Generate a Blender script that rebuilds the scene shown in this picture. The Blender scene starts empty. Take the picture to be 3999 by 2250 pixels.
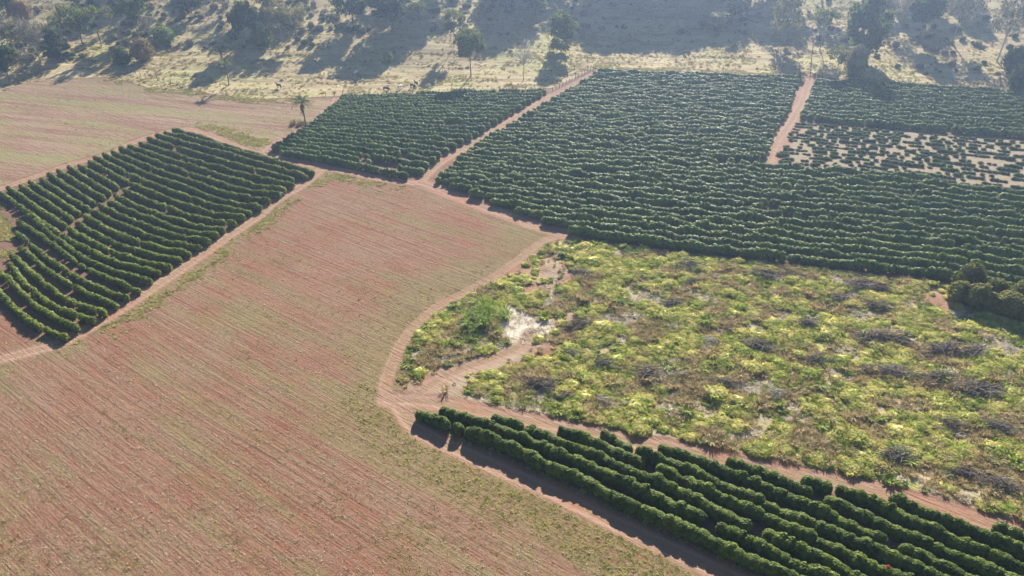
import bpy, math, random
import numpy as np
from math import sin, cos, tan, radians, pi, hypot

# ------------------------------------------------------------------ camera, sky, sun, exposure
SC = bpy.context.scene
COL = SC.collection
CAM_H, PITCH, FPX = 70.0, radians(32.0), 723.0
cd = bpy.data.cameras.new('camera'); cam = bpy.data.objects.new('camera', cd); COL.objects.link(cam)
cam.location = (0, 0, CAM_H); cam.rotation_euler = (pi / 2 - PITCH, 0, 0)
cd.sensor_width = 36.0; cd.lens = 36.0 * FPX / 1024.0; cd.clip_start = 0.5; cd.clip_end = 6000
SC.camera = cam
SUN_AZ, SUN_EL = radians(13.0), radians(29.0)          # azimuth east of the view direction (+Y)
W = bpy.data.worlds.new('World'); SC.world = W; W.use_nodes = True
wt = W.node_tree; wt.nodes.clear()
sky = wt.nodes.new('ShaderNodeTexSky'); sky.sky_type = 'NISHITA'; sky.sun_disc = False
sky.sun_elevation = SUN_EL; sky.sun_rotation = SUN_AZ; sky.dust_density = 0.3; sky.ozone_density = 1.6; sky.altitude = 900
bg = wt.nodes.new('ShaderNodeBackground'); bg.inputs[1].default_value = 0.05
wo = wt.nodes.new('ShaderNodeOutputWorld')
wt.links.new(sky.outputs[0], bg.inputs[0]); wt.links.new(bg.outputs[0], wo.inputs[0])
sl = bpy.data.lights.new('sun', 'SUN'); sl.energy = 5.0; sl.angle = radians(0.5); sl.color = (1.0, 0.93, 0.82)
sun = bpy.data.objects.new('sun', sl); COL.objects.link(sun); sun.location = (40, 200, 200)
sun.rotation_euler = (-(pi / 2 - SUN_EL), 0, -SUN_AZ)
SC.view_settings.view_transform = 'Standard'; SC.view_settings.look = 'None'
SC.view_settings.exposure = 1.3; SC.view_settings.gamma = 1.0; SC.view_settings.use_curve_mapping = False
cy = SC.cycles
cy.use_denoising = True; cy.max_bounces = 5; cy.diffuse_bounces = 2; cy.glossy_bounces = 1
cy.transmission_bounces = 3; cy.volume_bounces = 0; cy.transparent_max_bounces = 4
cy.use_adaptive_sampling = True; cy.adaptive_threshold = 0.02
HAZE_DENSITY = 0.00047

# ------------------------------------------------------------------ noise and geometry helpers
def hsh(ix, iy, s):
    n = (ix.astype(np.int64) * 374761393 + iy.astype(np.int64) * 668265263 + s * 1442695041) & 0x7fffffff
    n = ((n ^ (n >> 13)) * 1274126177) & 0x7fffffff
    return ((n ^ (n >> 16)) & 0xffff) / 65535.0
def vnoise(x, y, s=0):
    x = np.asarray(x, float); y = np.asarray(y, float)
    ix = np.floor(x); iy = np.floor(y); fx = x - ix; fy = y - iy
    fx = fx * fx * (3 - 2 * fx); fy = fy * fy * (3 - 2 * fy)
    a = hsh(ix, iy, s); b = hsh(ix + 1, iy, s); c = hsh(ix, iy + 1, s); d = hsh(ix + 1, iy + 1, s)
    return (a * (1 - fx) + b * fx) * (1 - fy) + (c * (1 - fx) + d * fx) * fy
def fbm(x, y, s=0, o=3):
    r = 0; a = 0.5; t = 0
    for k in range(o):
        r = r + a * vnoise(np.asarray(x) * 2 ** k, np.asarray(y) * 2 ** k, s + k * 17); t += a; a *= .5
    return r / t
def height(x, y):
    x = np.asarray(x, float); y = np.asarray(y, float)
    s = np.clip(y - 222 - 8 * np.sin(x / 70.0), 0, None)
    q = np.minimum(s, 110)
    hill = 0.00135 * q * q + 0.297 * np.clip(s - 110, 0, None)
    hill = np.where(hill > 30, 30 + 14 * np.tanh((hill - 30) / 14), hill)
    und = 1.6 * (fbm(x / 90 + 5, y / 90 + 3, 3, 2) - .5) + np.clip(s / 60, 0, 1) * 5 * (fbm(x / 55, y / 55, 9, 2) - .5)
    return hill + und
def ray(nx, ny):
    x = (nx / 3999 * 1024 - 512) / FPX; y = (288 - ny / 2250 * 576) / FPX
    return x, cos(PITCH) + y * sin(PITCH), -sin(PITCH) + y * cos(PITCH)
def at(nx, ny, up=0.0):
    """point of the terrain (raised by up) that the survey point nx, ny of the photograph shows"""
    dx, dy, dz = ray(nx, ny)
    lo, hi = 20.0, 20.0
    f = lambda t: CAM_H + dz * t - float(height(dx * t, dy * t)) - up
    while f(hi) > 0 and hi < 900: lo = hi; hi += 4.0
    for _ in range(26):
        m = (lo + hi) / 2
        if f(m) > 0: lo = m
        else: hi = m
    return np.array([dx * hi, dy * hi, float(height(dx * hi, dy * hi))])
def gpts(lst, up=0.0): return np.array([at(a, b, up)[:2] for a, b in lst])
def seg_dist(px, py, pts, closed=False):
    d = np.full(px.shape, 1e9)
    n = len(pts)
    for i in range(n if closed else n - 1):
        ax, ay = pts[i]; bx, by = pts[(i + 1) % n]
        ex, ey = bx - ax, by - ay; L = ex * ex + ey * ey + 1e-9
        t = np.clip(((px - ax) * ex + (py - ay) * ey) / L, 0, 1)
        d = np.minimum(d, (px - ax - t * ex) ** 2 + (py - ay - t * ey) ** 2)
    return np.sqrt(d)
def inside(px, py, pts):
    r = np.zeros(px.shape, bool); n = len(pts)
    for i in range(n):
        ax, ay = pts[i]; bx, by = pts[(i + 1) % n]
        c = ((ay > py) != (by > py)) & (px < (bx - ax) * (py - ay) / (by - ay + 1e-12) + ax)
        r ^= c
    return r
def sdf(px, py, pts):                                   # metres, positive inside
    d = seg_dist(px, py, pts, True)
    return np.where(inside(px, py, pts), d, -d)
def smooth_line(P, step=1.0):
    P = np.asarray(P, float)
    if len(P) > 2:
        out = []
        Q = np.vstack([2 * P[0] - P[1], P, 2 * P[-1] - P[-2]])
        for i in range(1, len(Q) - 2):
            for t in np.linspace(0, 1, 12, endpoint=False):
                a, b, c, d = Q[i - 1], Q[i], Q[i + 1], Q[i + 2]
                out.append(.5 * ((2 * b) + (-a + c) * t + (2 * a - 5 * b + 4 * c - d) * t * t + (-a + 3 * b - 3 * c + d) * t ** 3))
        out.append(P[-1]); P = np.array(out)
    return P
def resample(P, step):
    d = np.r_[0, np.cumsum(np.hypot(*np.diff(P, axis=0).T))]
    n = max(2, int(d[-1] / step) + 1); s = np.linspace(0, d[-1], n)
    return np.c_[np.interp(s, d, P[:, 0]), np.interp(s, d, P[:, 1])], s

def mesh_np(name, V, T, mat=None, smooth=None, attrs=None, ncore=0, rep=1):
    me = bpy.data.meshes.new(name)
    V = np.ascontiguousarray(V, np.float32); k = 3
    F = np.ascontiguousarray(T, np.int32)
    k = F.shape[1]
    me.vertices.add(len(V)); me.vertices.foreach_set('co', V.ravel())
    me.loops.add(F.size); me.loops.foreach_set('vertex_index', F.ravel())
    me.polygons.add(len(F)); me.polygons.foreach_set('loop_start', np.arange(0, F.size, k, dtype=np.int32))
    try: me.polygons.foreach_set('loop_total', np.full(len(F), k, np.int32))
    except Exception: pass
    if smooth is not None: me.polygons.foreach_set('use_smooth', np.ascontiguousarray(np.broadcast_to(smooth, len(F)), bool))
    if attrs:
        for an, av in attrs.items():
            a = me.attributes.new(an, 'FLOAT', 'POINT'); a.data.foreach_set('value', np.ascontiguousarray(av, np.float32))
    me.update(calc_edges=True)
    if mat:
        for m in (mat if isinstance(mat, (list, tuple)) else [mat]): me.materials.append(m)
        if ncore:                                       # the first ncore faces of each plant are its opaque inner body
            me.materials.append(CORE[mat.name]); a = np.zeros(len(F) // rep, np.int32); a[:ncore] = 1
            me.polygons.foreach_set('material_index', np.tile(a, rep))
            me.polygons.foreach_set('use_smooth', np.tile(a > 0, rep))
    return me
def link(name, me, parent=None, loc=(0, 0, 0), rz=0.0, sc=1.0):
    o = bpy.data.objects.new(name, me); COL.objects.link(o)
    o.location = loc; o.rotation_euler = (0, 0, rz); o.scale = (sc, sc, sc) if np.isscalar(sc) else sc
    if parent is not None: o.parent = parent
    return o
def tag(o, label=None, cat=None, group=None, kind=None):
    if label: o['label'] = label
    if cat: o['category'] = cat
    if group: o['group'] = group
    if kind: o['kind'] = kind
    return o
ORD = ['first', 'second', 'third', 'fourth', 'fifth', 'sixth', 'seventh', 'eighth', 'ninth', 'tenth', 'eleventh', 'twelfth',
       'thirteenth', 'fourteenth', 'fifteenth', 'sixteenth', 'seventeenth', 'eighteenth', 'nineteenth', 'twentieth']
def ordinal(i):
    if i < 20: return ORD[i]
    t = ['twenty', 'thirty', 'forty', 'fifty'][(i + 1) // 10 - 2]; u = (i + 1) % 10
    return t + '-' + ORD[u - 1] if u else {20: 'twentieth', 30: 'thirtieth', 40: 'fortieth', 50: 'fiftieth'}[i + 1]

# ------------------------------------------------------------------ materials
class NT:
    def __init__(s, name):
        s.m = bpy.data.materials.new(name); s.m.use_nodes = True; s.t = s.m.node_tree; s.t.nodes.clear()
        s.out = s.t.nodes.new('ShaderNodeOutputMaterial')
    def n(s, typ, **kw):
        nd = s.t.nodes.new(typ)
        for k, v in kw.items(): setattr(nd, k, v)
        return nd
    def put(s, sock, v):
        if isinstance(v, bpy.types.NodeSocket): s.t.links.new(v, sock)
        elif v is not None:
            if isinstance(v, tuple) and len(v) == 3 and sock.type == 'RGBA': v = (*v, 1)
            sock.default_value = v
    def math(s, op, a, b=None, c=None, clamp=False):
        nd = s.n('ShaderNodeMath', operation=op, use_clamp=clamp)
        for i, v in enumerate((a, b, c)):
            if v is not None: s.put(nd.inputs[i], v)
        return nd.outputs[0]
    def mix(s, f, a, b, blend='MIX'):
        nd = s.n('ShaderNodeMix', data_type='RGBA', blend_type=blend)
        s.put(nd.inputs[0], f); s.put(nd.inputs[6], a); s.put(nd.inputs[7], b); return nd.outputs[2]
    def noise(s, vec, scale, detail=3, rough=.55, out=0):
        nd = s.n('ShaderNodeTexNoise'); s.put(nd.inputs['Vector'], vec)
        nd.inputs['Scale'].default_value = scale; nd.inputs['Detail'].default_value = detail; nd.inputs['Roughness'].default_value = rough
        return nd.outputs[out]
    def ss(s, v, a, b):
        nd = s.n('ShaderNodeMapRange', interpolation_type='SMOOTHSTEP'); s.put(nd.inputs[0], v)
        nd.inputs[1].default_value = a; nd.inputs[2].default_value = b; return nd.outputs[0]
    def attr(s, name): return s.n('ShaderNodeAttribute', attribute_name=name).outputs['Fac']
    def obj(s): return s.n('ShaderNodeTexCoord').outputs['Object']
    def pos(s): return s.n('ShaderNodeNewGeometry').outputs['Position']
    def map(s, vec, rz=0.0, sc=(1, 1, 1)):
        r = s.n('ShaderNodeMapping'); s.put(r.inputs[0], vec); r.inputs['Rotation'].default_value = (0, 0, rz)
        q = s.n('ShaderNodeMapping'); s.t.links.new(r.outputs[0], q.inputs[0]); q.inputs['Scale'].default_value = sc
        return q.outputs[0]
    def principled(s, col, rough=.9, spec=.15, bump=None, bstr=.5, bdist=.1):
        p = s.n('ShaderNodeBsdfPrincipled'); s.put(p.inputs['Base Color'], col); s.put(p.inputs['Roughness'], rough)
        p.inputs['Specular IOR Level'].default_value = spec
        if bump is not None:
            b = s.n('ShaderNodeBump'); b.inputs['Strength'].default_value = bstr; b.inputs['Distance'].default_value = bdist
            s.put(b.inputs['Height'], bump); s.t.links.new(b.outputs[0], p.inputs['Normal'])
        return p.outputs[0]
    def done(s, sh): s.t.links.new(sh, s.out.inputs['Surface']); return s.m

CORE = {}
def leaf_mat(name, c1, c2, trans=.35, rough=.5, spec=.3, nscale=.8, tcol=None, rnd=.6):
    t = NT(name)
    r = t.n('ShaderNodeObjectInfo').outputs['Random']
    nz = t.noise(t.pos(), nscale, 2, .6)
    f = t.math('ADD', t.math('MULTIPLY', t.math('SUBTRACT', r, .5), rnd), t.ss(nz, .3, .7), clamp=True)
    c = t.mix(f, c1, c2)
    p = t.principled(c, rough, spec)
    tr = t.n('ShaderNodeBsdfTranslucent')
    tc = t.mix(1.0, c, tcol or (1.5, 1.45, .7), 'MULTIPLY'); t.put(tr.inputs[0], tc)
    m = t.n('ShaderNodeMixShader'); m.inputs[0].default_value = trans
    CORE[t.m.name] = core_of(name, c1, c2, nscale)
    t.t.links.new(p, m.inputs[1]); t.t.links.new(tr.outputs[0], m.inputs[2])
    return t.done(m.outputs[0])
def core_of(name, c1, c2, nscale=.8):
    t = NT(name + '_inner'); nz = t.noise(t.pos(), nscale, 2, .6)
    return t.done(t.principled(t.mix(t.ss(nz, .3, .7), c1, c2), .8, .05))
def plain_mat(name, c1, c2, rough=.85, scale=6.0, spec=.15):
    t = NT(name); nz = t.noise(t.obj(), scale, 3, .6)
    return t.done(t.principled(t.mix(t.ss(nz, .3, .7), c1, c2), rough, spec, nz, .4, .03))
M = {}
M['coffee'] = leaf_mat('coffee_leaves', (.070, .118, .022), (.205, .255, .042), .28, .55, .13, 1.6)
M['coffee_old'] = leaf_mat('coffee_leaves_left', (.100, .145, .024), (.230, .265, .046), .30, .55, .13, .7)
M['coffee_far'] = leaf_mat('coffee_leaves_far', (.075, .128, .030), (.185, .245, .050), .28, .55, .13, .5)
M['coffee_low'] = leaf_mat('coffee_leaves_pruned', (.055, .10, .03), (.10, .14, .045), .35, .6, .08, .5)
M['mound'] = leaf_mat('creeping_grass', (.34, .40, .095), (.60, .55, .24), .45, .7, .06, .5, (1.25, 1.2, .7))
M['brown'] = leaf_mat('dry_weeds', (.36, .29, .165), (.58, .49, .31), .45, .8, .05, .9, (1.2, 1.1, .8))
M['herb'] = leaf_mat('green_herbs', (.18, .25, .06), (.34, .38, .11), .42, .6, .08, .5)
M['straw'] = leaf_mat('bleached_straw', (.56, .48, .36), (.78, .71, .60), .35, .7, .06, .8, (1.1, 1.05, .9))
M['fstraw'] = leaf_mat('field_straw', (.38, .30, .19), (.58, .49, .35), .3, .7, .06, .8, (1.1, 1.05, .9))
M['fweed'] = leaf_mat('field_weeds', (.25, .225, .10), (.38, .33, .16), .45, .7, .06, .5)
M['verge'] = leaf_mat('verge_grass', (.36, .35, .12), (.54, .47, .22), .45, .7, .06, .4, (1.25, 1.2, .8))
M['past'] = leaf_mat('pasture_grass', (.41, .34, .18), (.56, .49, .26), .38, .8, .05, .2, (1.2, 1.15, .8))
M['cane'] = leaf_mat('elephant_grass_blades', (.22, .31, .08), (.38, .44, .15), .45, .5, .15, .6)
M['t_dark'] = leaf_mat('dark_tree_leaves', (.045, .080, .026), (.090, .120, .040), .36, .7, .05, .25)
M['t_mid'] = leaf_mat('green_tree_leaves', (.075, .115, .036), (.15, .17, .06), .38, .7, .05, .25)
M['t_pale'] = leaf_mat('pale_tree_leaves', (.16, .165, .08), (.28, .26, .13), .38, .7, .05, .25, (1.2, 1.15, .8))
M['t_grey'] = leaf_mat('grey_tree_leaves', (.18, .165, .12), (.30, .27, .19), .34, .8, .05, .25, (1.1, 1.05, .9))
M['t_brown'] = leaf_mat('brown_tree_leaves', (.22, .16, .075), (.32, .24, .11), .38, .8, .05, .3, (1.2, 1.1, .7))
M['t_bright'] = leaf_mat('bright_shrub_leaves', (.13, .20, .04), (.23, .29, .065), .42, .6, .08, .4)
M['grove'] = leaf_mat('grove_leaves', (.12, .145, .04), (.25, .25, .07), .38, .6, .12, .9, (1.3, 1.15, .6))
M['palm'] = leaf_mat('palm_fronds', (.09, .13, .055), (.18, .20, .10), .36, .5, .15, .5)
M['palm_dry'] = leaf_mat('dry_palm_fronds', (.20, .15, .09), (.32, .25, .16), .3, .8, .05, .5, (1.1, 1, .8))
M['red'] = leaf_mat('red_shoot', (.40, .05, .035), (.55, .10, .06), .3, .6, .1, 2.0, (1.1, .9, .8))
M['bark'] = plain_mat('bark', (.10, .075, .055), (.20, .16, .12))
M['pale_bark'] = plain_mat('pale_bark', (.34, .31, .27), (.50, .46, .40))
M['brush'] = plain_mat('dead_branches', (.10, .088, .080), (.24, .215, .195), .9, .9)
M['brush_pale'] = plain_mat('bleached_branches', (.36, .33, .29), (.52, .48, .43), .9, .9)
M['post'] = plain_mat('weathered_post', (.12, .10, .085), (.22, .19, .16), .9, 4)
M['wire'] = plain_mat('fence_wire', (.20, .20, .20), (.30, .30, .29), .5, 4, .4)
M['cow_dark'] = plain_mat('dark_hide', (.035, .026, .022), (.075, .05, .04), .7, 2)
M['cow_white'] = plain_mat('white_hide', (.72, .70, .66), (.82, .80, .77), .7, 2)

# ------------------------------------------------------------------ survey of the place: tracks and plots (photo coordinates -> ground)
TRACKS = {
 'left_plot_track': ([(-150, 1440), (0, 1402), (150, 1363), (252, 1331), (427, 1234), (660, 1083), (855, 947), (1000, 850), (1078, 784), (1175, 726), (1241, 672), (1264, 650)], 3.4),
 'palm_track': ([(1264, 650), (1150, 628), (1039, 600), (1089, 556), (1217, 482), (1303, 408), (1316, 380)], 3.4),
 'upper_left_track': ([(1039, 603), (960, 583), (870, 545), (790, 515), (715, 503), (600, 530), (505, 562), (427, 602), (272, 643), (117, 697), (0, 738), (-200, 820)], 2.8),
 'middle_plot_track': ([(1264, 655), (1365, 672), (1480, 697), (1600, 712), (1655, 715)], 3.0),
 'plot_gap_track': ([(1640, 712), (1684, 664), (1738, 621), (1816, 577), (1920, 515), (2005, 464), (2155, 373), (2272, 311), (2336, 279)], 3.2),
 'lower_plot_track': ([(1640, 708), (1690, 728), (1816, 780), (1930, 822), (2000, 845), (2117, 888), (2256, 915)], 4.2),
 'curved_track': ([(2256, 918), (2138, 935), (2060, 985), (1963, 1058), (1847, 1126), (1711, 1193), (1618, 1277), (1555, 1362), (1517, 1459), (1504, 1510), (1520, 1560), (1590, 1610)], 2.0),
 'fallow_edge_track': ([(1520, 1560), (1620, 1562), (1733, 1576), (1888, 1608), (2083, 1646), (2277, 1682), (2500, 1732), (2617, 1744), (2742, 1777), (2835, 1800), (3021, 1834), (3145, 1868), (3292, 1880), (3478, 1935), (3665, 1982), (3820, 2028), (3923, 2062), (3999, 2085), (4250, 2180)], 4.0),
 'field_edge_track': ([(1560, 1595), (1640, 1685), (1811, 1768), (2044, 1872), (2277, 1982), (2400, 2042), (2648, 2160), (2928, 2290), (3100, 2370)], 3.0),
 'fallow_path': ([(1620, 1550), (1700, 1490), (1788, 1448), (1944, 1390), (2040, 1345), (2070, 1300)], 2.6),
 'right_block_track': ([(3166, 300), (3150, 345), (3136, 390), (3104, 450), (3066, 508), (3030, 556), (2996, 640)], 8.5),
}
TR = {k: (smooth_line(gpts(p)), w) for k, (p, w) in TRACKS.items()}
FALLOW = gpts([(2256, 936), (2466, 968), (2777, 1006), (3000, 1034), (3230, 1058), (3465, 1086), (3690, 1112), (3760, 1130), (3999, 1190), (4500, 1330), (4500, 2200), (3999, 2048), (3913, 2030), (3696, 1960), (3556, 1916), (3385, 1868), (3199, 1832), (3145, 1826), (2990, 1793), (2850, 1755), (2711, 1738), (2555, 1699), (2400, 1676), (2277, 1652), (2083, 1616), (1888, 1578), (1790, 1552), (1700, 1545), (1600, 1530), (1560, 1480), (1590, 1380), (1655, 1285), (1745, 1205), (1870, 1140), (1985, 1072), (2085, 998), (2170, 945)])
PASTURE = gpts([(-600, 420), (-200, 400), (0, 360), (78, 328), (233, 309), (408, 300), (583, 343), (738, 354), (1000, 388), (1272, 378), (1322, 378), (1738, 362), (2000, 352), (2155, 345), (2260, 297), (2320, 268), (2350, 271), (2680, 281), (3000, 294), (3190, 304), (3368, 309), (3659, 336), (3999, 356), (4300, 372), (4700, 400)])
PASTURE = np.vstack([PASTURE, [[900, 300], [900, 1100], [-900, 1100], [-900, 300]]])
BACKF = gpts([(-600, 420), (0, 360), (78, 328), (233, 309), (408, 300), (583, 343), (738, 354), (1000, 388), (1290, 385), (1290, 415), (1200, 485), (1085, 550), (1030, 590), (960, 570), (870, 530), (790, 500), (715, 488), (600, 515), (505, 548), (427, 588), (272, 628), (117, 682), (0, 724), (-300, 830)])
CLEAR = [gpts(q) for q in ([(1560, 1500), (1640, 1440), (1790, 1420), (1950, 1370), (2080, 1330), (2190, 1345), (2150, 1405), (1980, 1435), (1850, 1490), (1790, 1555), (1600, 1545)], [(1980, 1050), (2100, 980), (2200, 1000), (2260, 1080), (2200, 1130), (2050, 1145), (1960, 1100)], [(3620, 1095), (3700, 1112), (3725, 1205), (3690, 1225), (3610, 1190)], [(2130, 1230), (2250, 1215), (2290, 1290), (2200, 1330), (2120, 1300)])]
PRUNED = gpts([(3125, 478), (3500, 512), (3999, 552), (4400, 598), (4400, 815), (3999, 748), (3500, 683), (3250, 655), (3030, 630), (3080, 545)])
STRAWP = gpts([(1950, 1165), (1990, 1175), (2080, 1222), (2150, 1250), (2160, 1290), (2100, 1335), (2060, 1345), (1985, 1340), (1925, 1315), (1950, 1250)])
CUT_T = [at(*p)[:2] for p in ((3020, 640), (3250, 662), (3500, 690), (3999, 757), (4400, 830))]
L_POLY = gpts([(-150, 1010), (-150, 760), (0, 745), (272, 655), (505, 575), (719, 512), (880, 560), (1030, 620), (1225, 665), (1160, 715), (990, 835), (855, 930), (660, 1066), (427, 1216), (240, 1322), (150, 1300), (0, 1215), (-150, 1130)])
M_POLY = gpts([(1340, 385), (1740, 366), (2150, 355), (2000, 450), (1738, 610), (1640, 690), (1594, 705), (1365, 665), (1100, 612), (1060, 588), (1230, 485)])
B_POLY = gpts([(2350, 276), (2680, 286), (3130, 303), (3090, 430), (3020, 545), (2990, 642), (3250, 662), (3500, 690), (3999, 757), (4400, 830), (4500, 1285), (3999, 1180), (3690, 1116), (3465, 1090), (3230, 1062), (3000, 1038), (2777, 1010), (2466, 970), (2258, 936), (2117, 880), (1816, 768), (1690, 716), (1850, 575), (2170, 385)])
T_POLY = gpts([(3180, 318), (3640, 342), (4400, 390), (4500, 840), (3999, 757), (3500, 690), (3250, 662), (3020, 640), (3070, 540), (3120, 460)])
F_POLY = gpts([(1640, 1640), (1750, 1600), (1960, 1640), (2220, 1690), (2600, 1765), (2870, 1830), (3180, 1900), (3530, 1980), (3940, 2090), (4500, 2290), (4500, 2600), (3150, 2330), (2700, 2120), (2060, 1810)])

# ------------------------------------------------------------------ ground material
def ground_material():
    t = NT('ground_cover'); P = t.pos()
    ROW = radians(35)
    U = t.map(P, ROW, (.055, 1.35, 1)); U2 = t.map(P, ROW, (.09, .8, 1)); U3 = t.map(P, ROW, (.5, 2.6, 1))
    n1 = t.noise(U, .95, 4, .65); n2 = t.noise(U2, .42, 3, .6); n3 = t.noise(U3, 1.5, 3, .7)
    big = t.noise(P, .018, 2, .5); mid = t.noise(P, .09, 3, .6); fine = t.noise(P, 1.7, 4, .75); grain = t.noise(P, 5.0, 2, .7)
    # ploughed red soil under crop stubble
    soil = t.mix(t.ss(n1, .35, .65), (.215, .096, .062), (.265, .126, .085))
    strw = t.mix(fine, (.18, .122, .08), (.29, .21, .14))
    cov = t.math('ADD', t.math('MULTIPLY', n1, .38), t.math('ADD', t.math('MULTIPLY', n3, .40), t.math('MULTIPLY', mid, .42)))
    pl = t.mix(t.math('MULTIPLY', t.ss(cov, .44, .76), .85), soil, strw)
    wd = t.math('ADD', t.math('MULTIPLY', n2, .6), t.math('MULTIPLY', t.noise(P, .035, 2, .5), .4))
    wd = t.math('ADD', wd, t.math('MULTIPLY', t.math('SUBTRACT', fine, .5), .35))
    weedc = t.mix(grain, (.145, .130, .058), (.255, .21, .10))
    wv = t.math('ADD', wd, t.math('MULTIPLY', t.attr('weed'), .24))
    pl = t.mix(t.math('MULTIPLY', t.ss(wv, .47, .62), .68), pl, weedc)
    pl = t.mix(t.math('MULTIPLY', t.ss(n1, .60, .76), .35), pl, (.10, .065, .05))
    n4 = t.noise(t.map(P, ROW, (.035, 1.9, 1)), .9, 3, .6); pl = t.mix(t.math('MULTIPLY', t.ss(n4, .54, .70), .24), pl, (.105, .06, .042))  # furrow lines: shade of the plough ridges painted into the soil colour
    pl = t.mix(t.math('MULTIPLY', t.ss(t.noise(P, .05, 4, .65), .45, .65), .5), pl, t.mix(1.0, pl, (.92, .78, .72), 'MULTIPLY'))
    # field at the back: dry, thin green cover, finer rows
    B1 = t.map(P, radians(14), (.03, .8, 1)); b1 = t.noise(B1, .8, 4, .65); b2 = t.noise(t.map(P, radians(14), (.1, .5, 1)), .25, 3, .6)
    bk = t.mix(t.ss(b1, .35, .68), (.21, .115, .08), (.31, .225, .15))
    bk = t.mix(t.math('MULTIPLY', t.ss(t.math('ADD', b2, t.math('MULTIPLY', fine, .25)), .54, .78), .8), bk, (.24, .22, .10))
    bk = t.mix(t.math('MULTIPLY', t.ss(b1, .58, .75), .4), bk, (.15, .10, .075))
    e = t.math('MULTIPLY', t.math('SUBTRACT', fine, .5), 1.6)
    e2 = t.math('MULTIPLY', t.math('SUBTRACT', mid, .5), 3.0)
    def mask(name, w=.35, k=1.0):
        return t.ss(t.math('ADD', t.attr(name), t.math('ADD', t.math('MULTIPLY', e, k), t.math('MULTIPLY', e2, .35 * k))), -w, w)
    c = t.mix(mask('back'), pl, bk)
    # soil under the coffee: darker, with leaf litter
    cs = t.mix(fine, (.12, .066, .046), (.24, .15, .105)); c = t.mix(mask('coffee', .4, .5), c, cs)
    c = t.mix(mask('pruned', .5, 1.2), c, t.mix(t.ss(mid, .35, .65), t.mix(fine, (.24, .17, .125), (.36, .28, .215)), (.29, .24, .15)))
    # fallow ground
    fg = t.mix(t.ss(mid, .35, .65), (.33, .27, .165), (.47, .40, .26)); fg = t.mix(t.ss(t.noise(P, .13, 3, .6), .5, .62), fg, (.40, .40, .12))
    fg = t.mix(t.math('MULTIPLY', t.ss(fine, .5, .7), .5), fg, (.13, .09, .06)); c = t.mix(mask('fallow', .3), c, fg)
    c = t.mix(t.math('MULTIPLY', mask('clear', .5, 1.6), .9), c, t.mix(t.ss(mid, .4, .6), t.mix(fine, (.28, .19, .13), (.42, .33, .245)), (.29, .15, .10)))
    # dry pasture
    pg = t.mix(t.ss(mid, .3, .7), (.36, .275, .155), (.48, .395, .215)); pg = t.mix(t.ss(t.noise(P, .03, 3, .6), .48, .64), pg, (.41, .375, .165))
    ter = t.noise(t.map(P, 0, (.12, 1, 1)), .55, 3, .6)
    pg = t.mix(t.math('MULTIPLY', t.ss(ter, .52, .66), .55), pg, (.20, .16, .10)); c = t.mix(mask('pasture', .4), c, pg)
    c = t.mix(mask('straw', .4, 1.5), c, t.mix(grain, (.48, .41, .32), (.72, .66, .57)))
    # dirt tracks with two wheel lines
    d = t.attr('track'); half = t.attr('trackc')
    tc = t.mix(t.ss(n3, .3, .7), (.255, .145, .10), (.345, .22, .158)); rut = t.math('SUBTRACT', 1.0, t.ss(t.math('ABSOLUTE', t.math('SUBTRACT', half, .85)), .12, .42)); tc = t.mix(t.math('MULTIPLY', t.math('SUBTRACT', 1.0, t.ss(t.math('ADD', half, t.math('MULTIPLY', e, .4)), .15, .5)), .6), tc, (.27, .21, .11)); tc = t.mix(t.math('MULTIPLY', rut, .38), tc, (.42, .285, .21))
    tc = t.mix(t.math('MULTIPLY', t.ss(mid, .5, .7), .5), tc, (.33, .145, .09))
    c = t.mix(t.ss(t.math('ADD', d, t.math('MULTIPLY', t.math('ADD', e, t.math('MULTIPLY', e2, .4)), .8)), -.45, .6), c, tc)
    c = t.mix(.5, c, t.mix(1.0, c, t.mix(grain, (.55, .55, .55), (1.45, 1.45, 1.45)), 'MULTIPLY'))
    hgt = t.math('ADD', t.math('SUBTRACT', t.math('MULTIPLY', n1, .5), t.math('MULTIPLY', n4, .6)), t.math('ADD', t.math('MULTIPLY', fine, .5), t.math('ADD', t.math('MULTIPLY', n3, .5), t.math('MULTIPLY', t.math('MULTIPLY', ter, mask('pasture', .4)), 1.6))))
    return t.done(t.principled(c, .95, .08, hgt, .9, .22))
M['ground'] = ground_material()

# ------------------------------------------------------------------ terrain
ys = [24.0]
while ys[-1] < 430: ys.append(ys[-1] + .14 + .0045 * ys[-1])
ys = np.array(ys); NXC = 640
u = np.linspace(-1, 1, NXC)
GX = (ys[:, None] * .85 + 36) * u[None, :]; GY = np.repeat(ys[:, None], NXC, 1)
px, py = GX.ravel(), GY.ravel()
A = {}
A['fallow'] = sdf(px, py, FALLOW); A['pasture'] = sdf(px, py, PASTURE); A['back'] = sdf(px, py, BACKF); A['straw'] = sdf(px, py, STRAWP)
A['pruned'] = np.clip(sdf(px, py, PRUNED), -8, 8); A['clear'] = np.clip(np.max([sdf(px, py, q) for q in CLEAR], axis=0), -8, 8)
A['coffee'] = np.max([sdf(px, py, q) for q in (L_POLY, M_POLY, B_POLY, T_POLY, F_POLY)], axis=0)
trk = np.full(px.shape, -1e3); trc = np.zeros(px.shape); tid = np.zeros(px.shape, int)
for i, (k, (pts, w)) in enumerate(TR.items()):
    d = seg_dist(px, py, pts); v = w / 2 - d
    b = v > trk; trc = np.where(b, np.minimum(3, d), trc); tid = np.where(b, i, tid); trk = np.maximum(trk, v)
A['track'] = np.clip(trk, -6, 6); A['trackc'] = trc
F_EDGE = smooth_line(gpts([(1500, 1560), (1590, 1690), (1770, 1790), (2000, 1900), (2230, 2010), (2350, 2075), (2590, 2195), (2860, 2320)]))
CURVE_EDGE = TR['curved_track'][0]; LTRK = TR['left_plot_track'][0]
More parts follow.
